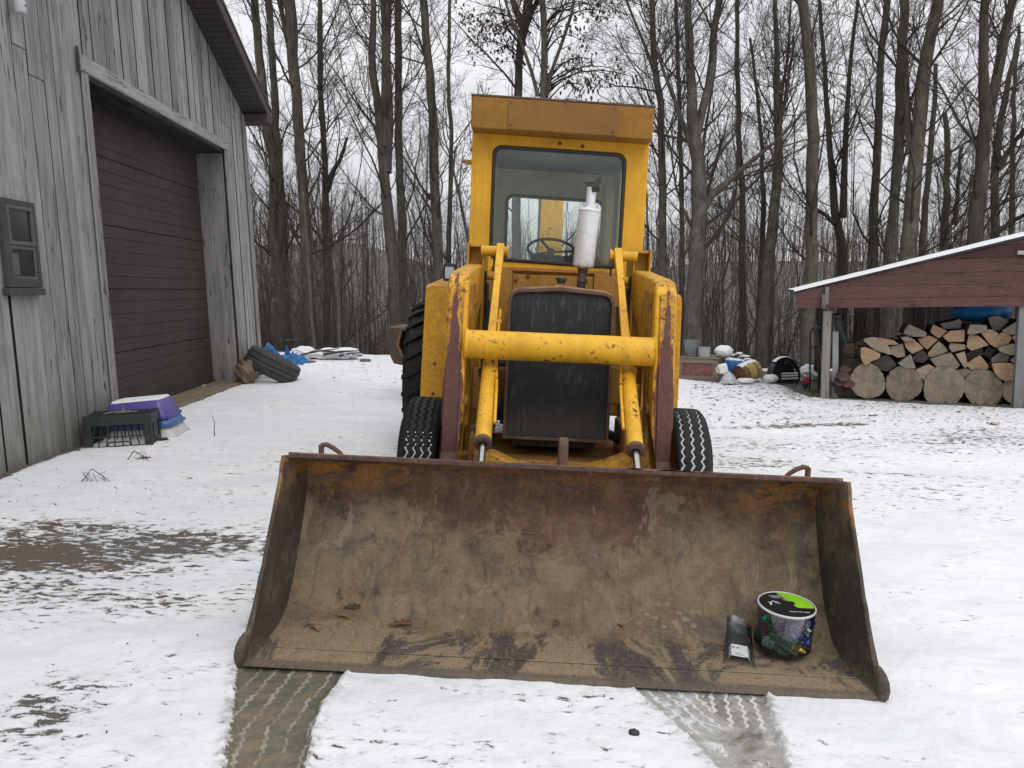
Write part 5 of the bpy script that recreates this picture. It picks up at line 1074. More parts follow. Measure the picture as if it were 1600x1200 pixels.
def build_bag():
    # long flat clear bag lying on the floor and up the curved back, dark cloth inside, paper label
    c0=Vector((.682,.145)); c1=Vector((.742,.400)); d=(c1-c0); L=d.length; d.normalize(); nrm=Vector((-d.y,d.x)); 
    R=empty('clear_bag',label='flat clear plastic bag holding dark cloth with a white paper label, beside the drum',cat='bag',mw=LM)
    def sheet(w0,w1,t0,t1,off,name,mat,n=26,m=10,wr=.002,seed=0):
        V=[];F=[]
        for i in range(n+1):
            for j in range(m+1):
                t=t0+(t1-t0)*i/n; w=(w0+(w1-w0)*i/n)*(j/m-.5); q=c0+d*(t*L)+nrm*w; z=float(np.interp(q.y,[0,.13,.30,.345,.385,.425,.47],[.012,.02,.03,.040,.062,.100,.155])); e=1-abs(j/m-.5)*2
                V.append((q.x,q.y,z+.003+off*min(1,e*3)+wr*(float(fbm(np.array([i*.5+seed]),np.array([j*.9]),60+seed)[0])-.5)*2*min(1,e*3)))
        for i in range(n):
            for j in range(m): F.append((i*(m+1)+j,(i+1)*(m+1)+j,(i+1)*(m+1)+j+1,i*(m+1)+j+1))
        g=MB().add(V,F); return g.build(name,mat,R)
    sheet(.122,.100,0,1.02,.0185,'film',glass('bag_film',(.86,.89,.89),.05,.35),wr=.004); sheet(.100,.088,.14,.96,.013,'dark_cloth',simple('dark_cloth',(.040,.052,.056),.8,0,.5,30,.5),wr=.006,seed=3); lb=sheet(.088,.088,.12,.46,.0215,'paper_label',simple('paper_label',(.58,.62,.62),.6,0,.10,60),n=8,m=6,wr=.002,seed=5)
    g=MB(); rnd=random.Random(9)
    for k in range(2):
        q=c0+d*(.375*L)+nrm*(.022-k*.016); g.bb(q.x-.004,q.x+.004,q.y-.006,q.y+.006,.0505,.0515)
    for k in range(5):
        q=c0+d*((.32-.038*k)*L); w=.022*rnd.uniform(.7,1); g.bb(q.x-w,q.x+w,q.y-.0008,q.y+.0008,.047+.0006*(4-k),.0478+.0006*(4-k))
    g.build('label_print',simple('label_ink',(.12,.13,.14),.7),R)
    g=MB(); g.tube([tuple([*(c0+nrm*.05),.016]),tuple([*(c0),.020]),tuple([*(c0-nrm*.05),.016])],.0018,6); g.build('sealed_hem',simple('hem_film',(.42,.42,.42),.4),R)
build_bag()

# twigs and sticks
def stick(pts,r,mat,label,cat='twig',name='twig',grp=None):
    g=MB(); n=len(pts); g.tube(pts,[r*(1-.6*i/max(1,n-1)) for i in range(n)],6); o=g.build(name,mat,None); tag(o,label,cat,grp); return o
def bare_twig(u,v,w,label,seed):
    rnd=random.Random(seed); p=pl(u,v); g=MB(); g.tube([p+Vector((-w*.5,0,.0)),p+Vector((-w*.3,.01,.04*w/.2)),p+Vector((-.02,0,.09*w/.2)),p+Vector((w*.2,.0,.05*w/.2)),p+Vector((w*.5,-.02,.012))],[.004,.0035,.003,.003,.002],6)
    for k in range(9):
        q=p+Vector((rnd.uniform(-w*.35,w*.3),0,rnd.uniform(.03,.08)*w/.2)); e=q+Vector((rnd.uniform(-.06,.08)*w/.2,rnd.uniform(-.05,.05),rnd.uniform(-.08,-.01)*w/.2)); g.tube([q,(q+e)/2+Vector((0,0,.008)),e],[.0022,.0018,.001],5)
    o=g.build('twig',simple('dark_twig_%d'%seed,(.06,.045,.038),.9),None); tag(o,label,'twig')
bare_twig(150,757,.24,'small arched branching twig on the snow below the crate',1)
bare_twig(215,722,.20,'tangle of dead grass and twigs on the snow right of the crate bottom',2)
bare_twig(650,558,.7,'low tangle of twigs on the snow edge beside the loader',5)
p=pl(336,684); stick([p,p+Vector((-.005,0,.07)),p+Vector((.006,0,.13)),p+Vector((-.012,0,.20))],.0045,simple('dark_twig_9',(.06,.045,.038),.9),'single upright twig stuck in the snow before the garage door')
p=pl(250,690); crumple('dead_leaf_clump',p+Vector((0,0,.01)),(.16,.09,.045),simple('dark_litter',(.04,.03,.022),.95,0,.5,60,.8),'dark clump of wet leaves at the foot of the crate right side','leaves',70,amp=.5)

# litter stuff scattered on snow at the right and far left
def litter():
    rng=np.random.default_rng(5); V=[];F=[]
    def sc(u0,v0,u1,v1,n,s0,s1):
        for _ in range(n):
            u=rng.uniform(u0,u1);v=v0+(v1-v0)*rng.uniform(0,1)**.8
            if v<560+ (u-1060)*.06 and u>1060: continue
            p=gp(u,v); s=rng.uniform(s0,s1); a=rng.uniform(0,6.28); b=len(V); k=rng.integers(3,6)
            ang=np.sort(rng.uniform(0,6.28,k)); 
            for q in ang: V.append((p.x+s*cos(q+a),p.y+s*1.0*sin(q+a)*rng.uniform(.5,1),p.z+.016+rng.uniform(0,.012)))
            for i in range(1,k-1): F.append((b,b+i,b+i+1))
    sc(1075,590,1600,665,620,.008,.034); sc(1075,588,1300,628,260,.01,.05); sc(1300,640,1600,700,120,.006,.03); sc(430,556,640,600,90,.01,.04); sc(0,700,330,800,60,.003,.010); sc(1340,610,1600,645,160,.01,.04); sc(0,1000,330,1190,25,.002,.006)
    sc(480,700,1600,1000,0,.01,.02)
    V=np.array(V);F=np.array(F); t=NT('leaf_litter'); t.base(t.ramp(t.noise(t.obj,30,2),[(.35,(.03,.025,.02)),(.55,(.085,.055,.035)),(.7,(.15,.09,.055))])).rough(.9)
    o=np_mesh('leaf_litter',V,F,t.m,None,False); tag(o,kind='stuff')
    o['label']='bits of leaves and bark strewn over the snow'; o['category']='leaf litter'
    # grass blades by the shed post
    V=[];F=[]
    for _ in range(420):
        u=rng.choice([rng.uniform(1268,1284),rng.uniform(1225,1280),rng.uniform(1450,1600)],p=[.5,.3,.2]); v=rng.uniform(612,622) if u<1290 else rng.uniform(672,690); p=gp(u,v); h=rng.uniform(.02,.07)*(1 if u<1300 else .4); b=len(V); a=rng.uniform(0,6.28)
        V+= [(p.x-.003*cos(a),p.y-.003*sin(a),p.z),(p.x+.003*cos(a),p.y+.003*sin(a),p.z),(p.x+rng.uniform(-.03,.03),p.y+rng.uniform(-.03,.03),p.z+h)]; F.append((b,b+1,b+2))
    t=simple('dull_grass',(.07,.075,.03),.9,0,.4,20); o=np_mesh('grass',np.array(V),np.array(F),t,None,False); tag(o,'short dull green grass at the shed post',None,None,'stuff'); o['category']='grass'
litter()

# ---- debris on the left behind the barn
def tarp_sheet(name,p,w,h,label,seed,mat=TARP,rz=0,up=.25):
    V=[];F=[];n=26
    for i in range(n+1):
        for j in range(n+1):
            a=i/n;b=j/n; f=float(fbm(np.array([a*4+seed]),np.array([b*4]),seed,4)[0]); e=min(a,1-a,b,1-b)*6; e=min(1,e)
            V.append(((a-.5)*w*(1+.15*sin(b*7+seed)),(b-.5)*h*(1+.2*sin(a*5+seed)),.01+up*f*f*e*1.6*(1-.5*a)))
    for i in range(n):
        for j in range(n): F.append((i*(n+1)+j,(i+1)*(n+1)+j,(i+1)*(n+1)+j+1,i*(n+1)+j+1))
    g=MB().add(V,F); o=g.build(name,mat,None,mw=Matrix.Translation(p)@Matrix.Rotation(rz,4,'Z'),ang=40); m=o.modifiers.new('s','SOLIDIFY'); m.thickness=.004; tag(o,label,'tarp'); return o
def sp(u,d,dz=0):
    q=at(u,553,d); return Vector((q.x,q.y,gz(q.x,q.y)+dz))
o=crumple('blue_tarp',sp(418,13.0,.13),(.34,.45,.36),TARP,'crumpled blue tarp heap behind the old tyre at the barn corner','tarp',4,amp=.6)
o=crumple('blue_tarp',sp(440,13.2,.08),(.40,.4,.20),TARP,'low folded end of blue tarp right of the tall tarp heap','tarp',9,amp=.7)
tarp_sheet('blue_tarp',sp(458,13.3),.42,.45,'flat torn scrap of blue tarp lying right of the tarp heap',8,up=.35)
crumple('snow_lump',sp(426,12.7,.16),(.18,.2,.16),SNOWC,'lump of snow caught on the crumpled blue tarp','snow',12,amp=.2)
crumple('snow_lump',sp(474,14.3,.10),(.5,.5,.26),SNOWC,'snow mound over the brush pile at left','snow',13,amp=.3)
crumple('snow_lump',sp(523,14.4,.10),(.9,.5,.22),SNOWC,'snow mound at the right end of the brush pile','snow',14,amp=.3)
def plank(p,l,w,t,rz,ry,mat,label,name='plank',cat='board',grp=None):
    g=MB(); g.box((0,0,t/2),(l,w,t)); o=g.build(name,mat,None,.004,mw=Matrix.Translation(p)@Matrix.Rotation(rz,4,'Z')@Matrix.Rotation(ry,4,'Y')); tag(o,label,cat,grp); return o
TANW=simple('tan_wood',(.38,.27,.14),.85,0,.3,9)
plank(pl(462,567),.36,.16,.09,.4,.05,TANW,'short tan wood block on the snow right of the old tyre','wood_block','wood')
plank(pl(480,567),.30,.12,.04,-.5,.0,STONE,'dark flat chunk beside the tan wood block','wood_chunk','wood')
for k,(u0,v0,u1,v1,r,l) in enumerate(((468,557,530,547,.022,'long thin pole across the brush pile, upper left'),(505,556,560,550,.030,'thick dark pole at the right of the brush pile'),(500,550,545,556,.018,'pale pole leaning over the snowy brush pile'),(445,534,475,533,.015,'thin rail behind the blue tarp'),(478,555,500,549,.014,'short stick at the left of the brush pile'),(530,558,566,553,.024,'low stick at the far right of the brush pile'))):
    a=at(u0,v0-2,13.9+.05*k);b=at(u1,v1-2,14.0+.05*k); stick([a,(a+b)/2+Vector((0,0,.02)),b],r,BARK_D,l,'stick','stick')
stick([at(563,558,15.0),at(556,545,15.1),at(548,533,15.2)],.05,BARK_D,'slanted broken branch standing behind the brush pile','branch','broken_branch')
stick([at(523,541,16),at(524,533,16),at(536,532,16.0),at(537,541,16)],.01,DARK,'thin bent wire frame at the wood edge left','wire','bent_wire')

# rusty scrap behind the left rear tyre
def scrap():
    p=at(640,552,9.6); R=empty('scrap_bucket',label='rusty brown scrap bucket tipped up behind the left rear tyre',cat='scrap',mw=Matrix.Translation(p)@Matrix.Rotation(.5,4,'Z')@Matrix.Rotation(-.35,4,'Y')@Matrix.Scale(.85,4))
    g=MB(); P=[(-.20,-.1),(.18,-.1),(.25,.15),(.14,.40),(-.08,.44),(-.22,.25)]; g.ring(P,[(x*.86,z*.86+.01) for x,z in P],'y',-.25,.25); g.prism(P,'y',.25,.27); g.build('shell',RUSTM,R,.004)
    g=MB()
    for x in(-.17,-.05,.07,.18): g.box((x,-.28,-.06),(.04,.12,.03))
    g.build('tooth',IRON,R,.004)
scrap()

# ---- junk row on the right
def Z2(x,y): return (1050+x/5.714,530+y/5.714)
def jp(x,y,d): return at(*Z2(x,y),d)
def box_thing():
    d=12.6; a=jp(45,372,d+.25);b=jp(412,372,d-.1); e=(b-a); L=e.length; mid=(a+b)/2; rz=atan2(e.y,e.x); z0=min(a.z,b.z); mw=Matrix.Translation((mid.x,mid.y,z0))@Matrix.Rotation(rz,4,'Z')
    R=empty('wooden_chest',label='long low wooden box with a reddish panel, junk piled on top',cat='box',mw=mw); h=.40; g=MB(); g.bb(-L/2,L/2,-.02,.02,h-.09,h-.02); g.bb(-L/2,L/2,-.02,.02,.0,.10); g.bb(L/2-.09,L/2-.001,-.018,.018,.10,h-.09); g.bb(-L/2+.001,-L/2+.09,-.018,.018,.10,h-.09); g.bb(-L/2,L/2+.02,-.03,.62,h-.018,h); g.bb(L/2-.02,L/2-.003,.02,.6,0,h-.02); g.bb(-L/2+.003,-L/2+.02,.02,.6,0,h-.02); g.bb(-L/2,L/2,.58,.6,0,h-.02); g.build('frame',PLANK,R,.004)
    g=MB(); g.bb(-L/2+.09,L/2-.09,-.008,.010,.10,h-.09); g.build('red_panel',simple('faded_red_panel',(.16,.065,.055),.85,0,.45,12),R)
    top=lambda x,y:mw@Vector((x,y,h))
    for nm,x,y,r0,r1,hh,mat,l,c in(('bucket',-L/2+.17,.25,.10,.135,.27,simple('grey_green_bucket_paint',(.15,.17,.165),.6),'grey green bucket standing on the left of the wooden box','bucket'),('pail',.05+.0,.2,.095,.10,.16,simple('pale_can',(.36,.38,.36),.6),'pale grey green pail on the wooden box beside the white sack','pail')):
        Rr=empty(nm,label=l,cat=c,mw=Matrix.Translation(top(x,y))); g=MB(); g.lathe([(0,.004),(r0,.004),(r1,hh),(r1+.006,hh),(r1+.006,hh-.012),(r1-.004,hh-.012),(r0-.006,.01),(0,.01)],(0,0,0),(0,0,1),28); g.build('body',mat,Rr); g=MB(); g.tube([(-r1,0,hh-.01),(-r1*.9,0,hh*.5+.0),(0,-r1*1.05,hh*.35),(r1*.9,0,hh*.5),(r1,0,hh-.01)],.004,6); g.build('handle',IRON,Rr)
    o=crumple('white_sack',top(.37,.22)+Vector((0,0,.10)),(.30,.26,.19),WHITEP,'tied white sack lying on top of the wooden box','sack',33,amp=.16)
box_thing()
def drum(u,v,d,r,l,axis,mat,label,name,bands,mat2,snow=False):
    p=at(u,v,d); ax=Vector(axis).normalized(); q=ax.to_track_quat('Z','Y').to_matrix().to_4x4(); R=empty(name,label=label,cat='drum',mw=Matrix.Translation(p)@q)
    g=MB(); pr=[(0,-l/2+.01),(r-.012,-l/2+.01),(r,-l/2)]
    for k in range(1,4): z=-l/2+l*k/4; pr+=[(r,z-.02),(r+.010,z),(r,z+.02)]
    pr+=[(r,l/2),(r-.012,l/2-.01),(0,l/2-.012)]; g.lathe(pr,(0,0,0),(0,0,1),40); g.build('shell',mat,R)
    if bands: bands(R,r,l)
    if snow:
        s=MB(); V=[];F=[]; up=(q.to_3x3().inverted()@Vector((0,0,1))); a0=atan2(up.y,up.x)
        for i in range(13):
            for j in range(9):
                z=-l/2+.02+(l-.04)*i/12; a=a0+(j/8-.5)*1.0; e=1-abs(j/8-.5)*2; e2=1-abs(i/12-.5)*2; rr=r+.002+.015*min(1,e*2)*min(1,e2*4+.2); V.append((rr*cos(a),rr*sin(a),z))
        for i in range(12):
            for j in range(8): F.append((i*9+j,(i+1)*9+j,(i+1)*9+j+1,i*9+j+1))
        s.add(V,F); s.build('snow_cap',SNOWC,R)
    return R
drum(1139,579,13.0,.20,.62,(.80,.55,-.12),simple('blue_drum_plastic',(.015,.09,.32),.4,0,.15,6),'blue plastic barrel lying in the snow beside the wooden box','blue_barrel',None,None,True)
def yb(R,r,l):
    g=MB(); t=simple('flaking_yellow_print',(.36,.29,.10),.8,0,.35,14)
    g.lathe([(r+.002,-l/2+l*.30),(r+.013,-l/2+l*.5-.0),(r+.002,l/2-l*.30+l*.06)],(0,0,0),(0,0,1),40)
    g.lathe([(r+.0025,l/2-l*.22),(r+.0025,l/2-.01)],(0,0,0),(0,0,1),40); g.build('yellow_band',t,R)
    # the letter O of faded lettering on the side
    g=MB(); P=[]
    for i in range(24):
        a=2*pi*i/24; P.append((cos(a),sin(a)))
    V=[];F=[]; a0=-pi/2-.2
    for k,(sx,sz) in enumerate(((.5,.055),(.32,.035))):
        for x,z in P: aa=a0+x*sx; V.append(((r+.015)*cos(aa),(r+.015)*sin(aa),z*sz+.09))
    for i in range(24): F.append((i,(i+1)%24,24+(i+1)%24,24+i))
    g.add(V,F); g.build('letter_o',DARK,R)
drum(1168,581,12.6,.155,.36,(.86,.42,.26),simple('rusty_drum_end',(.14,.07,.035),.85,0,.45,12),'small rusty drum with a faded yellow band lying on its side','rusty_drum',yb,None,True)
def jug():
    p=jp(455,262,12.2); R=empty('plastic_jug',label='white plastic jug propped upside down in front of the blue barrel',cat='jug',mw=Matrix.Translation(p)@Matrix.Rotation(-.25,4,'Y')); g=MB(); g.box((0,0,0),(.14,.10,.15)); g.build('body',WHITEP,R,.025,seg=3); g=MB(); g.cyl((.03,0,-.14),(.02,0,-.07),.025,.04,16); g.build('neck',WHITEP,R)
    g=MB(); g.tube([(-.07,0,.05),(-.10,0,.03),(-.10,0,-.03),(-.07,0,-.05)],.01,8); g.build('handle',WHITEP,R)
    p=jp(505,382,12.2); R=empty('dome_cover',label='dull clear dome standing on the snow under the white jug',cat='dome',mw=Matrix.Translation(p)); g=MB(); g.lathe([(.125,0),(.122,.02),(.10,.08),(.06,.13),(.025,.155),(.022,.17),(0,.172)],(0,0,0),(0,0,1),32); g.build('shell',simple('hazy_plastic',(.40,.42,.43),.3,0,.15,12),R); g=MB(); g.lathe([(.122,0),(.132,0),(.132,.012),(.124,.014)],(0,0,0),(0,0,1),32); g.build('rim',simple('hazy_rim',(.5,.52,.52),.4),R)
jug()
def grillthing():
    p=jp(1010,372,12.6); R=empty('round_black_grill',label='tipped black round grill with white slats, half covered in snow',cat='grill',mw=Matrix.Translation((p.x,p.y,p.z+.02))@Matrix.Rotation(.15,4,'Z')@Matrix.Rotation(radians(-12),4,'X'))
    g=MB(); g.lathe([(.255,-.10),(.27,-.08),(.27,.02),(.235,.06)],(0,0,.09),(0,-1,0),48); g.lathe([(0,-.09),(.25,-.10)],(0,0,.09),(0,-1,0),48); g.build('bowl',DARK,R)
    g=MB()
    for z in(-.0,.045,.085): g.bb(-.10,.19,-.085,-.07,z,z+.022)
    g.build('white_slat',WHITEP,R,.003)
    g=MB(); g.cyl((-.02,-.10,.26),(-.02,-.08,.26),.02,None,16); g.build('vent_knob',IRON,R)
    g=MB(); V=[];F=[]
    for i in range(15):
        a=radians(35+i*7); 
        for rr,yy in((.272,.06),(.30,.0),(.272,-.08)): V.append((rr*cos(a),yy,.09+rr*sin(a)))
    for i in range(14):
        for j in range(2): F.append((i*3+j,(i+1)*3+j,(i+1)*3+j+1,i*3+j+1))
    g.add(V,F); g.build('snow_cap',SNOWC,R)
    crumple('snow_lump',jp(880,350,12.4),(.24,.2,.13),SNOWC,'rounded snow heap left of the tipped black grill','snow',15,amp=.14)
    crumple('snow_lump',jp(655,372,12.3),(.30,.2,.09),SNOWC,'low snow patch in front of the rusty drum','snow',16,amp=.2)
    crumple('snow_lump',jp(1160,330,13.2),(.5,.4,.26),SNOWC,'snow bank between the grill and the hand truck','snow',18,amp=.2)
    crumple('snow_lump',jp(1225,275,13.5),(.30,.3,.2),SNOWC,'small snow bank just left of the hand truck','snow',19,amp=.2)
grillthing()
for k,(x,y,w) in enumerate(((585,190,.30),(640,175,.24),(620,205,.28),(600,150,.14),(660,200,.2),(575,165,.18))):
    a=jp(x-30,y,14.2);b=jp(x+30,y-8,14.4); o=stick([a,b],.035,BARK_D,['dark stick of the small snowy woodpile behind the barrels','stick at the upper right of the snowy woodpile behind the barrels','stick in the middle of the snowy woodpile behind the barrels','topmost stick of the snowy woodpile behind the barrels','rightmost stick of the snowy woodpile behind the barrels','leftmost stick of the snowy woodpile behind the barrels'][k],'stick','stick')
    crumple('snow_lump',(a+b)/2+Vector((0,0,.04)),(w,.1,.05),SNOWC,['snow strip on the lowest dark stick behind the barrels','snow strip on the upper right stick behind the barrels','snow strip on the middle stick behind the barrels','small snow tuft topping the woodpile behind the barrels','snow strip on the rightmost stick behind the barrels','snow strip on the leftmost stick behind the barrels'][k],'snow',60+k,amp=.2,n=8)
def loopwire():
    for k in range(4):
        c=jp(1165+k*22,350-k*4,12.8+.1*k); pts=[c+Vector((.10*cos(a),.02*sin(2*a),.09*sin(a))) for a in np.linspace(-.4,pi+.5,12)]; stick(pts,.006,IRON,['leftmost rusty wire loop beside the grill','second rusty wire loop beside the grill','third rusty wire loop beside the grill','rightmost rusty wire loop near the hand truck'][k],'wire','wire_loop')
loopwire()
def handtruck():
    d=11.6; R=empty('hand_truck',label='black hand truck standing upright left of the shed post',cat='hand truck',mw=Matrix.Translation(jp(1312,455,d)))
    g=MB(); g.tube([(-.01,0,.0),(-.01,.05,.85),(-.04,.07,.92),(-.10,.08,.92),(-.13,.07,.85),(-.12,.05,.0)],.014,8)
    for z in(.15,.4,.65): g.tube([(-.01,.02,z),(-.12,.02,z)],.010,6)
    g.build('frame',DARK,R); g=MB(); g.bb(-.16,.03,-.16,.0,.0,.012); g.build('toe_plate',DARK,R)
    for s in(-.18,.05):
        w=MB(); w.lathe([(0,-.02),(.07,-.02),(.085,0),(.07,.02),(0,.02)],(s,.08,.09),(1,0,0),20); w.build('wheel',RUB,R)
    g=MB(); g.lathe([(0,-.02),(.05,-.015),(.055,.0),(.05,.02),(0,.03)],(-.22,-.05,.16),(0,-1,0),20); g.build('red_reel',simple('red_plastic',(.25,.015,.03),.4),R)
    for (x,y,h,rot,l) in((85,255,.30,.25,'black rubber boot hung upside down left of the shed post'),(240,195,.42,-.45,'black rubber boot hung upside down right of the shed post')):
        u,v=1260+x/4.706,470+y/4.706; p=at(u,v,10.95 if x>200 else 11.4); B=empty('rubber_boot',label=l,cat='boot',mw=Matrix.Translation(p)@Matrix.Rotation(rot if x>200 else -.15,4,'Y')); g=MB(); g.tube([(0,0,-h*.5),(0,0,-h*.1),(0,-.0,h*.25),(.0,-.02,h*.42),(.0,-.03,h*.5)],[.055,.052,.062,.055,.03],16); g.build('shaft',BLK,B); g=MB(); g.tube([(0,-.01,h*.38),(0,-.10,h*.44),(0,-.18,h*.42)],[.05,.045,.025],14); g.build('foot',BLK,B)
        g=MB(); g.cyl((0,0,-h*.5-.55),(0,0,-h*.3),.012,None,8); g.build('stake',IRON,B)
handtruck()
# ------------------------------------------------------------------ forest
def tubes_np(P,Rr,k):
    # P (B,n,3), Rr (B,n) -> verts, quads
    B,n,_=P.shape; T=np.empty_like(P); T[:,1:-1]=P[:,2:]-P[:,:-2]; T[:,0]=P[:,1]-P[:,0]; T[:,-1]=P[:,-1]-P[:,-2]
    T/=np.linalg.norm(T,axis=2,keepdims=True)+1e-9
    ref=np.zeros_like(T); ref[...,0]=1.0; m=np.abs(T[...,0])>.85; ref[m]=(0,1,0)
    X=np.cross(T,ref); X/=np.linalg.norm(X,axis=2,keepdims=True)+1e-9; Y=np.cross(T,X)
    a=2*pi*np.arange(k)/k
    V=P[:,:,None,:]+Rr[:,:,None,None]*(X[:,:,None,:]*np.cos(a)[None,None,:,None]+Y[:,:,None,:]*np.sin(a)[None,None,:,None])
    idx=np.arange(B*n*k).reshape(B,n,k); r=np.roll(idx,-1,axis=2)
    F=np.stack([idx[:,:-1],r[:,:-1],r[:,1:],idx[:,1:]],-1).reshape(-1,4)
    return V.reshape(-1,3),F
def join(parts):
    V=[];F=[];o=0
    for v,f in parts: V.append(v);F.append(f+o);o+=len(v)
    return np.vstack(V),np.vstack(F)
def resample(pts,r,n):
    pts=np.asarray(pts,float);r=np.asarray(r,float); d=np.r_[0,np.cumsum(np.linalg.norm(np.diff(pts,axis=0),axis=1))]; u=np.linspace(0,d[-1],n)
    return np.stack([np.interp(u,d,pts[:,i]) for i in range(3)],1),np.interp(u,d,r)
def grow(P,Rr,nch,lenf,rng,t0,t1,ang,up,n=6,wander=.16,rmax=.45,rmin=.003,lmin=.0,lref=None):
    # children for every parent polyline, vectorised
    B,m,_=P.shape; N=B*nch; pi_=np.repeat(np.arange(B),nch); t=rng.uniform(t0,t1,N)*(m-1); i0=np.minimum(t.astype(int),m-2); f=(t-i0)[:,None]
    st=P[pi_,i0]*(1-f)+P[pi_,i0+1]*f; rad=Rr[pi_,i0]*(1-f[:,0])+Rr[pi_,i0+1]*f[:,0]; tan_=P[pi_,i0+1]-P[pi_,i0]; tan_/=np.linalg.norm(tan_,axis=1,keepdims=True)+1e-9
    rv=rng.normal(size=(N,3)); rv-=tan_*(rv*tan_).sum(1,keepdims=True); rv/=np.linalg.norm(rv,axis=1,keepdims=True)+1e-9
    a=rng.uniform(ang[0],ang[1],N)[:,None]; d=tan_*np.cos(a)+rv*np.sin(a)
    pl_=np.linalg.norm(np.diff(P,axis=1),axis=2).sum(1) if lref is None else np.full(B,lref)
    L=(pl_[pi_]*rng.uniform(lenf[0],lenf[1],N)*(1-.45*t/(m-1)))
    Q=np.empty((N,n,3)); Q[:,0]=st; step=(L/(n-1))[:,None]; cur=d
    for k in range(1,n):
        cur=cur+rng.normal(scale=wander,size=(N,3)); cur[:,2]+=up; cur/=np.linalg.norm(cur,axis=1,keepdims=True); Q[:,k]=Q[:,k-1]+cur*step
    r0=np.clip(rad*rng.uniform(.3,rmax+.15,N),rmin,None); r0=np.minimum(r0,np.maximum(rmin,L*.022)); tp=np.linspace(1,.3,n)[None,:]; return Q,np.maximum(r0[:,None]*tp,rmin*.6)
def make_tree(root,trunks,seed,bark_m,dens=1.0,twig=TWIG,zlo=1.5,name_sfx='',fine=1.0,extra=None,limb_len=(2.2,5.0),up=.10):
    rng=np.random.default_rng(seed); tp=[];br=[]
    for pts,r in trunks:
        L=np.linalg.norm(np.diff(np.array(pts),axis=0),axis=1).sum(); n=max(8,int(L/.45)); P,R_=resample(pts,r,n)
        P[1:-1,:2]+=rng.normal(scale=.012,size=(n-2,2)); R_=R_*(1+rng.normal(scale=.03,size=n)); k=10 if max(r)>.06 else 6
        V,F=tubes_np(P[None],R_[None],k); tp.append((V,F))
        low=0
        zz=P[:,2]; f0=float(np.interp(zlo,zz,np.linspace(0,1,n))) if zz[-1]>zlo else .5
        nb=int(max(4,(zz[-1]-zlo)*2.3*dens)); 
        Q,Rq=grow(P[None],R_[None]*.62,nb,(limb_len[0],limb_len[1]),rng,f0,.98,(.5,1.2),up,n=9,wander=.12,rmax=.34,rmin=.009,lref=1.0)
        br.append((Q,Rq))
    parts=[]
    for Q,Rq in br:
        parts.append(tubes_np(Q,Rq,4)); 
        Q2,R2=grow(Q,Rq,8,(.28,.65),rng,.12,.95,(.35,1.0),.06,n=6,wander=.17,rmin=.0055); parts.append(tubes_np(Q2,R2,3))
        Q3,R3=grow(Q2,R2,int(5*fine)+1,(.3,.65),rng,.15,.97,(.35,.95),.04,n=5,wander=.16,rmin=.0034); parts.append(tubes_np(Q3,R3,3))
        if fine>=1:
            Q4,R4=grow(Q3,R3,2,(.35,.7),rng,.2,.98,(.3,.9),.03,n=4,wander=.14,rmin=.0026); parts.append(tubes_np(Q4,R4,3))
    V,F=join(tp); np_mesh('trunk',V,F,bark_m,root); V,F=join(parts); np_mesh('crown',V,F,twig,root,smooth=False)
    return br
def hero(label,stems,D,seed,bark_m,dens=1.0,name='bare_tree',twig=TWIG,zlo=1.8,fine=1.0,limb=(1.6,4.2),cat='tree'):
    # stems: list of [(u,v,width_px),...] read off the photo top to bottom, all standing D metres away
    R=None; trunks=[]
    base=stems[0][-1]; B=at(base[0],base[1],D); gb=gz(B.x,B.y)
    root=empty(name,(B.x,B.y,min(gb,B.z)),label=label,cat=cat); o=Vector(root.location)
    rng=random.Random(seed)
    for si,s in enumerate(stems):
        # each stem keeps to its own gently curved line in depth
        pts=[];rr=[]; dd=rng.uniform(-.6,.6)
        for k,(u,v,w) in enumerate(s):
            h=1-k/(len(s)-1) if len(s)>1 else 0
            dep=D+dd*h*h; p=at(u,v,dep); pts.append(p-o); rr.append(max(.012,w/2/FPX*dep))
        # carry the top on above the frame, the foot into the ground
        d=(pts[0]-pts[1]).normalized(); 
        if s[0][1]<=30: pts=[pts[0]+d*2.6,pts[0]+d*1.2]+pts; rr=[rr[0]*.55,rr[0]*.8]+rr
        if si==0:
            q=pts[-1]; zf=-.3; pts.append(Vector((q.x,q.y,min(zf,q.z-.3)))); rr.append(rr[-1]*1.25)
        trunks.append(([tuple(p) for p in pts[::-1]],rr[::-1]))
    make_tree(root,trunks,seed,bark_m,dens,twig,zlo=zlo-o.z+0,fine=fine,limb_len=limb)
    return root
H=hero
H('leftmost dark slender tree just right of the barn eave',[[(398,0,12),(405,97,13),(417,193,14),(429,270,15),(427,338,15),(437,459,16),(441,522,18)]],19,1,BARK_G,.8)
H('straight slim tree close beside the leftmost tree by the barn',[[(420,0,11),(427,121,11),(434,242,12),(441,338,13),(449,522,15)]],19.6,2,BARK_G,.6)
H('thick dark tree forking high, third from the barn',[[(453,0,19),(458,97,17),(466,193,16),(471,270,16),(478,362,17),(485,532,20)],[(437,10,7),(450,60,9),(459,120,11)]],18,3,BARK_D,.9)
H('crooked thin tree with a bent limb near the middle of the left woods',[[(500,0,7),(499,97,8),(507,242,9),(510,386,10),(513,530,12)],[(542,215,4),(532,250,6),(518,270,8),(511,300,9)]],20,4,BARK_D,1.1)
H('tall multi-stemmed dark tree left of the loader',[[(584,30,9),(584,48,10),(581,97,12),(591,169,13),(598,242,15),(603,300,17),(615,411,19),(620,548,22)],[(605,0,10),(606,97,11),(608,193,11),(606,270,12)],[(597,0,7),(601,60,8),(600,140,9),(602,230,10)]],17,5,BARK_D,1.0)
H('pale straight tree touching the multi-stemmed one left of the loader',[[(622,0,11),(622,145,12),(624,242,12),(628,362,13),(630,483,15)]],18.5,6,BARK_G,.7)
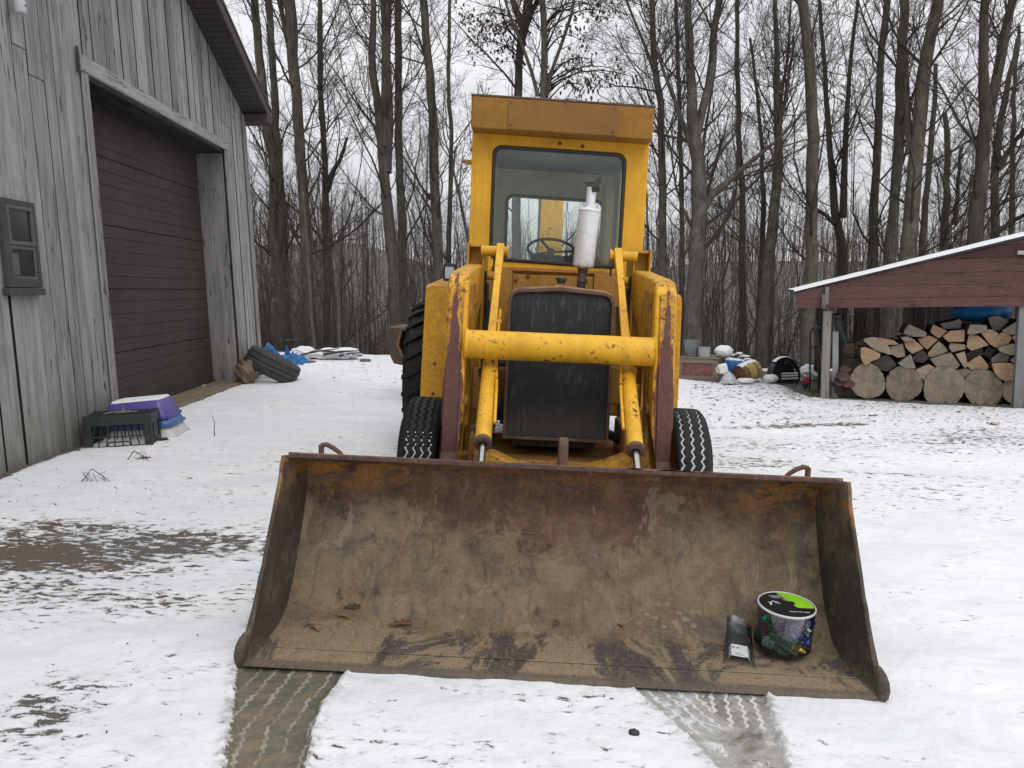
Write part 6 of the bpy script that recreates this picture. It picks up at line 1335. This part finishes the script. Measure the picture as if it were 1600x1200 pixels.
H('lone dark tree just left of the yellow cab',[[(661,0,13),(668,72,13),(676,155,14),(680,270,15),(684,386,16),(685,470,18)]],17.5,7,BARK_G,1.0)
OAK=H('dark forked oak with dead leaves rising behind the cab roof, left stem',[[(826,0,15),(822,30,16),(816,60,14),(811,110,12),(808,200,14),(806,420,16)],[(800,0,6),(808,20,8),(815,40,10)],[(838,4,7),(830,22,9),(820,46,10)]],17,8,BARK_D,.9)
H('greenish grey stem directly behind the cab roof, right of the oak',[[(848,0,10),(850,60,11),(850,110,11),(848,200,12),(846,420,14)],[(790,0,4),(806,45,5),(824,100,6),(841,150,7)],[(896,5,5),(884,50,6),(866,100,6),(853,150,7)]],16,9,BARK_G,.8)
H('slim tree between the cab and the forked tree, pale at its foot',[[(1019,0,9),(1021,93,10),(1033,163,11),(1035,280,12),(1036,443,14)],[(990,30,4),(1008,75,5),(1022,110,7)]],16.5,10,BARK_L,1.1)
H('big forked tree right of the cab with a long low limb to the right',[[(1075,0,11),(1079,93,13),(1082,187,17),(1091,257,22),(1093,327,25),(1086,420,24),(1081,513,28)],[(1123,0,10),(1112,93,12),(1096,187,13),(1088,215,14)],[(1261,170,3),(1210,224,5),(1163,261,8),(1128,292,11),(1107,308,13),(1093,335,15)],[(1030,90,4),(1050,150,6),(1068,195,8),(1084,240,10)]],15,11,BARK_G,1.1)
H('thin straight tree between the forked tree and its right neighbour',[[(1152,0,7),(1152,117,7),(1154,210,8),(1160,303,9),(1161,500,11)]],18,12,BARK_D,.9)
H('many-branched grey tree left of the tallest straight trunk',[[(1211,0,6),(1213,60,8),(1215,140,10),(1215,257,14),(1205,373,16),(1190,513,19)],[(1240,60,3),(1232,130,5),(1220,190,7),(1215,240,8)]],17,13,BARK_G,1.4)
H('tallest straight brown trunk right of the cab',[[(1254,0,16),(1266,117,17),(1271,233,18),(1267,373,18),(1264,500,22)]],16,14,BARK_L,.7)
H('low-forking multi-stemmed tree left behind the woodshed tip',[[(1281,0,5),(1288,110,7),(1296,233,9),(1306,345,12),(1317,385,14),(1315,520,17)],[(1338,20,5),(1330,90,6),(1322,187,8),(1318,280,10),(1317,340,12)],[(1275,325,4),(1290,335,6),(1304,350,9)]],19,15,BARK_D,1.3)
H('slightly bent tree above the left half of the shed roof',[[(1386,0,10),(1373,140,11),(1369,280,12),(1362,420,15),(1360,520,17)]],18,16,BARK_G,1.0)
H('rough-barked trunk left of the leaning thick one above the shed',[[(1413,0,14),(1408,140,15),(1404,233,16),(1397,303,15),(1392,411,17),(1388,520,19)]],16.5,17,BARK_G,.8)
H('thick trunk leaning right above the shed roof',[[(1466,0,17),(1443,117,19),(1436,210,20),(1427,280,22),(1418,411,25),(1412,530,28)],[(1417,100,5),(1419,170,9),(1423,240,14)]],15.5,18,BARK_L,1.0)
H('thin dark tree right of the leaning thick trunk',[[(1462,100,6),(1458,200,8),(1448,300,9),(1440,400,11),(1436,520,12)]],19,19,BARK_G,.8)
H('short broken-topped tree with stubby crown above the shed roof',[[(1476,177,7),(1481,235,9),(1478,300,10),(1476,392,12),(1474,520,13)],[(1502,230,4),(1497,300,6),(1492,350,8)]],20,20,BARK_G,1.6)
H('heavy dark twin-stemmed tree at the right above the shed roof',[[(1539,0,13),(1537,117,15),(1541,187,19),(1527,327,22),(1522,400,25),(1518,530,28)],[(1581,0,12),(1566,70,14),(1556,130,15),(1546,180,14)]],15,21,BARK_D,1.2)
H('twisted tree at the right edge with limbs reaching left',[[(1590,60,5),(1572,140,8),(1556,233,11),(1553,373,13),(1550,520,16)],[(1600,200,6),(1580,232,8),(1560,262,10)],[(1610,330,5),(1585,345,7),(1556,365,9)]],17,22,BARK_D,1.2)
H('slim vertical tree nearest the right edge',[[(1592,40,5),(1585,140,6),(1583,210,7),(1581,364,9),(1579,520,11)]],18,23,BARK_G,.9)
H('pale young sapling with a few side twigs left of the loader',[[(474,300,2.5),(479,380,3.5),(485,450,4.5),(490,538,5.5)]],15.6,24,BARK_L,.9,'sapling',zlo=1.2,limb=(.5,1.2))
H('straight pale sapling stump-tall near the brush pile',[[(524,380,3),(527,440,4.5),(529,490,5),(531,540,6)]],15.8,25,BARK_L,.5,'sapling',zlo=1.2,limb=(.4,.9))
H('dead snag with a jagged top left of the cab window',[[(712,230,3),(709,270,4),(722,330,5),(736,400,6),(742,470,8)]],15,26,BARK_D,.9,'dead_tree',zlo=2.2,limb=(.5,1.4))
H('grey tree with a long curved side stem right beside the cab handle',[[(1064,300,4),(1066,360,6),(1066,420,8),(1064,520,10)]],18.5,27,BARK_G,.8,zlo=2.0,limb=(.8,2))
H('slender tree rising just left of the big forked one',[[(1057,0,5),(1060,120,6),(1064,260,7),(1066,330,7)]],21,28,BARK_D,1.2)
H('narrow tree with ascending branches right of the thin straight tree',[[(1172,60,4),(1186,160,5),(1192,280,7),(1191,400,9),(1186,520,10)]],20,29,BARK_D,1.3)
H('fallen-limbed tree between the cab and the lone dark tree',[[(703,0,5),(700,110,6),(706,250,7),(700,420,9)]],22,30,BARK_D,1.2)
# dead leaves still hanging on the oak
def oak_leaves():
    rng=np.random.default_rng(8); V=[];F=[]; o=Vector(OAK.location)
    cl=[(735,28,10,34),(752,45,16,60),(775,40,14,55),(795,38,12,45),(745,70,10,25),(790,75,10,22),(775,80,10,15),(925,8,16,60),(905,25,16,45),(940,12,12,40),(905,62,14,14),(900,100,16,26),(922,92,12,16),(880,105,10,12),(895,130,14,40),(915,135,14,34),(930,120,12,20),(950,115,14,18),(970,110,12,12),(990,120,12,12),(912,160,10,14),(875,45,8,12),(955,20,10,16),(860,118,6,8)]
    tw=[]
    for u,v,s,n in cl:
        d=16.3+rng.uniform(-.8,.8); c=at(u,v,d)
        q0=at(820+rng.uniform(-4,10) if u<860 else 850,v+rng.uniform(15,45),16.6)-o; tw.append(np.stack([np.array(q0)*(1-t)+np.array(c-o)*t+np.array([0,0,.25*sin(pi*t)]) for t in np.linspace(0,1,6)]))
        for _ in range(int(n*1.5)):
            p=c+Vector((rng.normal()*s/FPX*d*.8,rng.normal()*.35,rng.normal()*s/FPX*d*.55))-o; L=rng.uniform(.07,.125); a=Vector(rng.normal(size=3)).normalized(); b=a.orthogonal().normalized(); a=(a+Vector((0,0,-.9))).normalized()
            k=len(V); V+=[tuple(p),tuple(p+a*L*.5+b*L*.32),tuple(p+a*L),tuple(p+a*L*.55-b*L*.30)]; F.append((k,k+1,k+2,k+3))
    np_mesh('dead_leaves',np.array(V),np.array(F),simple('hanging_dead_leaf',(.062,.034,.030),.85,0,.35,3),OAK,False)
    T=np.array(tw); Rr=np.tile(np.linspace(.022,.006,6),(len(T),1)); rg=np.random.default_rng(3); parts=[tubes_np(T,Rr,4)]; Q,R2=grow(T,Rr,9,(.15,.45),rg,.3,1,(.3,1.1),.03,n=5,rmin=.004); parts.append(tubes_np(Q,R2,3)); V,F=join(parts); np_mesh('leafy_limbs',V,F,TWIG,OAK,False)
oak_leaves()
# individual trees deeper in the wood: five kinds, copied
def protos():
    P=[]
    for k in range(6):
        rng=random.Random(100+k); h=rng.uniform(12,16); r=rng.uniform(.06,.12); x=y=0; pts=[(0,0,-.5)];rr=[r*1.2]; 
        for i in range(1,9):
            x+=rng.uniform(-.16,.16);y+=rng.uniform(-.16,.16); pts.append((x,y,h*i/8)); rr.append(r*(1-.75*i/8))
        tr=[(pts,rr)]
        if k%2: 
            j=3+k//2; q=pts[j]; tr.append(([q,(q[0]+.6,q[1]+.2,q[2]+2),(q[0]+1.0,q[1]+.5,q[2]+4.5),(q[0]+1.1,q[1]+.4,q[2]+7)],[r*.55,r*.45,r*.35,r*.12]))
        e=empty('bare_tree',(0,0,0)); make_tree(e,tr,200+k,[BARK_D,BARK_G,BARK_L][k%3],.95,TWIG,zlo=2.2,fine=.6,limb_len=(1.8,4.6)); P.append(e)
    return P
kinds=['thin dark bare tree standing deeper in the wood behind the front row','grey forked bare tree standing deeper in the wood behind the front row','pale bare tree standing deeper in the wood behind the front row','dark bare tree with a low fork deeper in the wood','slim grey bare tree deeper in the wood, taller than its neighbours','pale bare forked tree deeper in the wood']
PR=protos(); rng=random.Random(12); usedp=set(); n=0; spots=[]
while n<44:
    y=25+rng.random()*36; x=rng.uniform(-.78*y-2,.78*y+2)
    if any((x-a)**2+(y-b)**2<1.6 for a,b in spots) or (abs(x/y+.02)<.20 and rng.random()<.35): continue
    spots.append((x,y)); k=rng.randrange(6); e=PR[k] if k not in usedp else copy_tree(PR[k]); usedp.add(k)
    e.location=(x,y,gz(x,y)); e.rotation_euler=(rng.uniform(-.05,.05),rng.uniform(-.06,.06),rng.uniform(0,6.28)); s=rng.uniform(.75,1.15); e.scale=(s,s,s); tag(e,kinds[k],'tree','bare trees deeper in the wood'); n+=1
# far woods and undergrowth, uncountable
def stuff_trees(name,label,N,ysamp,hr,rr,mat,seed,twn=26,cat='woods',lean=.05,spread=.85,nz=5,twl=(.10,.30)):
    rng=np.random.default_rng(seed); y=ysamp(rng,N); x=rng.uniform(-spread,spread,N)*y+rng.uniform(-2,2,N); z=gbase(x,y); h=rng.uniform(hr[0],hr[1],N); r=rng.uniform(rr[0],rr[1],N)
    P=np.empty((N,nz+1,3)); P[:,0]=np.stack([x,y,z-.3],1); ln=rng.normal(scale=lean,size=(N,2))
    for i in range(1,nz+1):
        t=i/nz; P[:,i,0]=x+ln[:,0]*h*t+rng.normal(scale=.012,size=N)*h; P[:,i,1]=y+ln[:,1]*h*t; P[:,i,2]=z+h*t
    Rr=r[:,None]*np.linspace(1,.25,nz+1)[None]; parts=[tubes_np(P,Rr,4)]
    Q,R2=grow(P,Rr,twn,twl,rng,.12,.98,(.4,1.15),.10,n=4,wander=.16,rmin=rr[0]*.22); parts.append(tubes_np(Q,R2,3))
    Q3,R3=grow(Q,R2,2,(.35,.6),rng,.3,.95,(.3,.9),.05,n=3,wander=.12,rmin=rr[0]*.16); parts.append(tubes_np(Q3,R3,3))
    V,F=join(parts); o=np_mesh(name,V,F,mat,None,False); tag(o,label,cat,None,'stuff'); return o
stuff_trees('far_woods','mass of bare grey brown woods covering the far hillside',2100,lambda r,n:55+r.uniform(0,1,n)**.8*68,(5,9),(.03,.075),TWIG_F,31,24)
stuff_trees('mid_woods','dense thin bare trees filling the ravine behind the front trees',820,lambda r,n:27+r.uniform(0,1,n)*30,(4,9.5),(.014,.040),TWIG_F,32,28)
stuff_trees('undergrowth','tangled brown saplings and brush along the edge of the wood',1000,lambda r,n:17.2+r.uniform(0,1,n)**1.1*16,(2.2,6.2),(.009,.021),TWIG,33,24,'brush',.10,.72)
stuff_trees('low_brush','low bramble and twigs on the slope behind the yard',900,lambda r,n:16.0+r.uniform(0,1,n)*9,(.7,2.0),(.006,.013),TWIG_R,34,12,'brush',.22,.72,4,(.3,.7))
# reddish thicket behind the barn corner
def thicket():
    rng=np.random.default_rng(77); N=240; y=rng.uniform(38,60,N); x=-y*rng.uniform(.22,.62,N); z=gbase(x,y); h=rng.uniform(5,8.5,N); P=np.empty((N,6,3)); P[:,0]=np.stack([x,y,z],1)
    for i in range(1,6): P[:,i]=np.stack([x+rng.normal(scale=.05*h),y,z+h*i/5],1)
    Rr=np.linspace(.05,.012,6)[None]*np.ones((N,1)); parts=[tubes_np(P,Rr,3)]; Q,R2=grow(P,Rr,26,(.15,.4),rng,.2,1,(.4,1.1),.1,n=5,rmin=.012); parts.append(tubes_np(Q,R2,3)); V,F=join(parts); o=np_mesh('reddish_thicket',V,F,TWIG_R,None,False); tag(o,'reddish brown thicket on the rise behind the barn corner','thicket',None,'stuff')
thicket()

# ------------------------------------------------------------------ sky and light
W=bpy.data.worlds.new('World'); SC.world=W; W.use_nodes=True; nt=W.node_tree; nt.nodes.clear()
out=nt.nodes.new('ShaderNodeOutputWorld'); bg=nt.nodes.new('ShaderNodeBackground'); nt.links.new(bg.outputs[0],out.inputs[0]); bg.inputs[1].default_value=.1
EL=radians(48); AZ=radians(-20)
sky=nt.nodes.new('ShaderNodeTexSky'); sky.sky_type='NISHITA'; sky.sun_disc=False; sky.sun_elevation=EL; sky.sun_rotation=AZ; sky.dust_density=3
tc=nt.nodes.new('ShaderNodeTexCoord'); mp=nt.nodes.new('ShaderNodeMapping'); mp.inputs['Scale'].default_value=(1,1,3.2); nt.links.new(tc.outputs['Generated'],mp.inputs[0])
nz=nt.nodes.new('ShaderNodeTexNoise'); nz.inputs['Scale'].default_value=3.2; nz.inputs['Detail'].default_value=6; nz.inputs['Roughness'].default_value=.55; nz.inputs['Distortion'].default_value=.4; nt.links.new(mp.outputs[0],nz.inputs['Vector'])
cr=nt.nodes.new('ShaderNodeValToRGB'); cr.color_ramp.elements[0].position=.36; cr.color_ramp.elements[0].color=(.60,.60,.63,1); cr.color_ramp.elements[1].position=.66; cr.color_ramp.elements[1].color=(.83,.82,.835,1); nt.links.new(nz.outputs[0],cr.inputs[0])
sx=nt.nodes.new('ShaderNodeSeparateXYZ'); nt.links.new(tc.outputs['Generated'],sx.inputs[0])
mr=nt.nodes.new('ShaderNodeMapRange'); mr.inputs[1].default_value=.02; mr.inputs[2].default_value=.95; mr.inputs[3].default_value=8.9; mr.inputs[4].default_value=21.5; nt.links.new(sx.outputs[2],mr.inputs[0])
vm=nt.nodes.new('ShaderNodeVectorMath'); vm.operation='SCALE'; nt.links.new(cr.outputs[0],vm.inputs[0]); nt.links.new(mr.outputs[0],vm.inputs['Scale'])
mx=nt.nodes.new('ShaderNodeMix'); mx.data_type='RGBA'; mx.inputs[0].default_value=.10; nt.links.new(vm.outputs[0],mx.inputs[6]); nt.links.new(sky.outputs[0],mx.inputs[7]); nt.links.new(mx.outputs[2],bg.inputs[0])
sun=bpy.data.lights.new('sun','SUN'); sun.energy=.8; sun.angle=radians(25); sun.color=(1,.97,.93); so=bpy.data.objects.new('sun',sun); COL.objects.link(so)
# shines from behind and left of the camera, high
az=AZ; dirv=Vector((sin(az+pi)*cos(EL),cos(az+pi)*cos(EL),sin(EL))); so.rotation_euler=dirv.to_track_quat('Z','Y').to_euler(); sky.sun_rotation=atan2(dirv.x,dirv.y)
SC.view_settings.view_transform='Standard'; SC.view_settings.look='None'; SC.view_settings.exposure=.16; SC.view_settings.gamma=1
SC.render.resolution_x=1024; SC.render.resolution_y=768
SC.cycles.max_bounces=8; SC.cycles.transparent_max_bounces=16; SC.cycles.diffuse_bounces=3
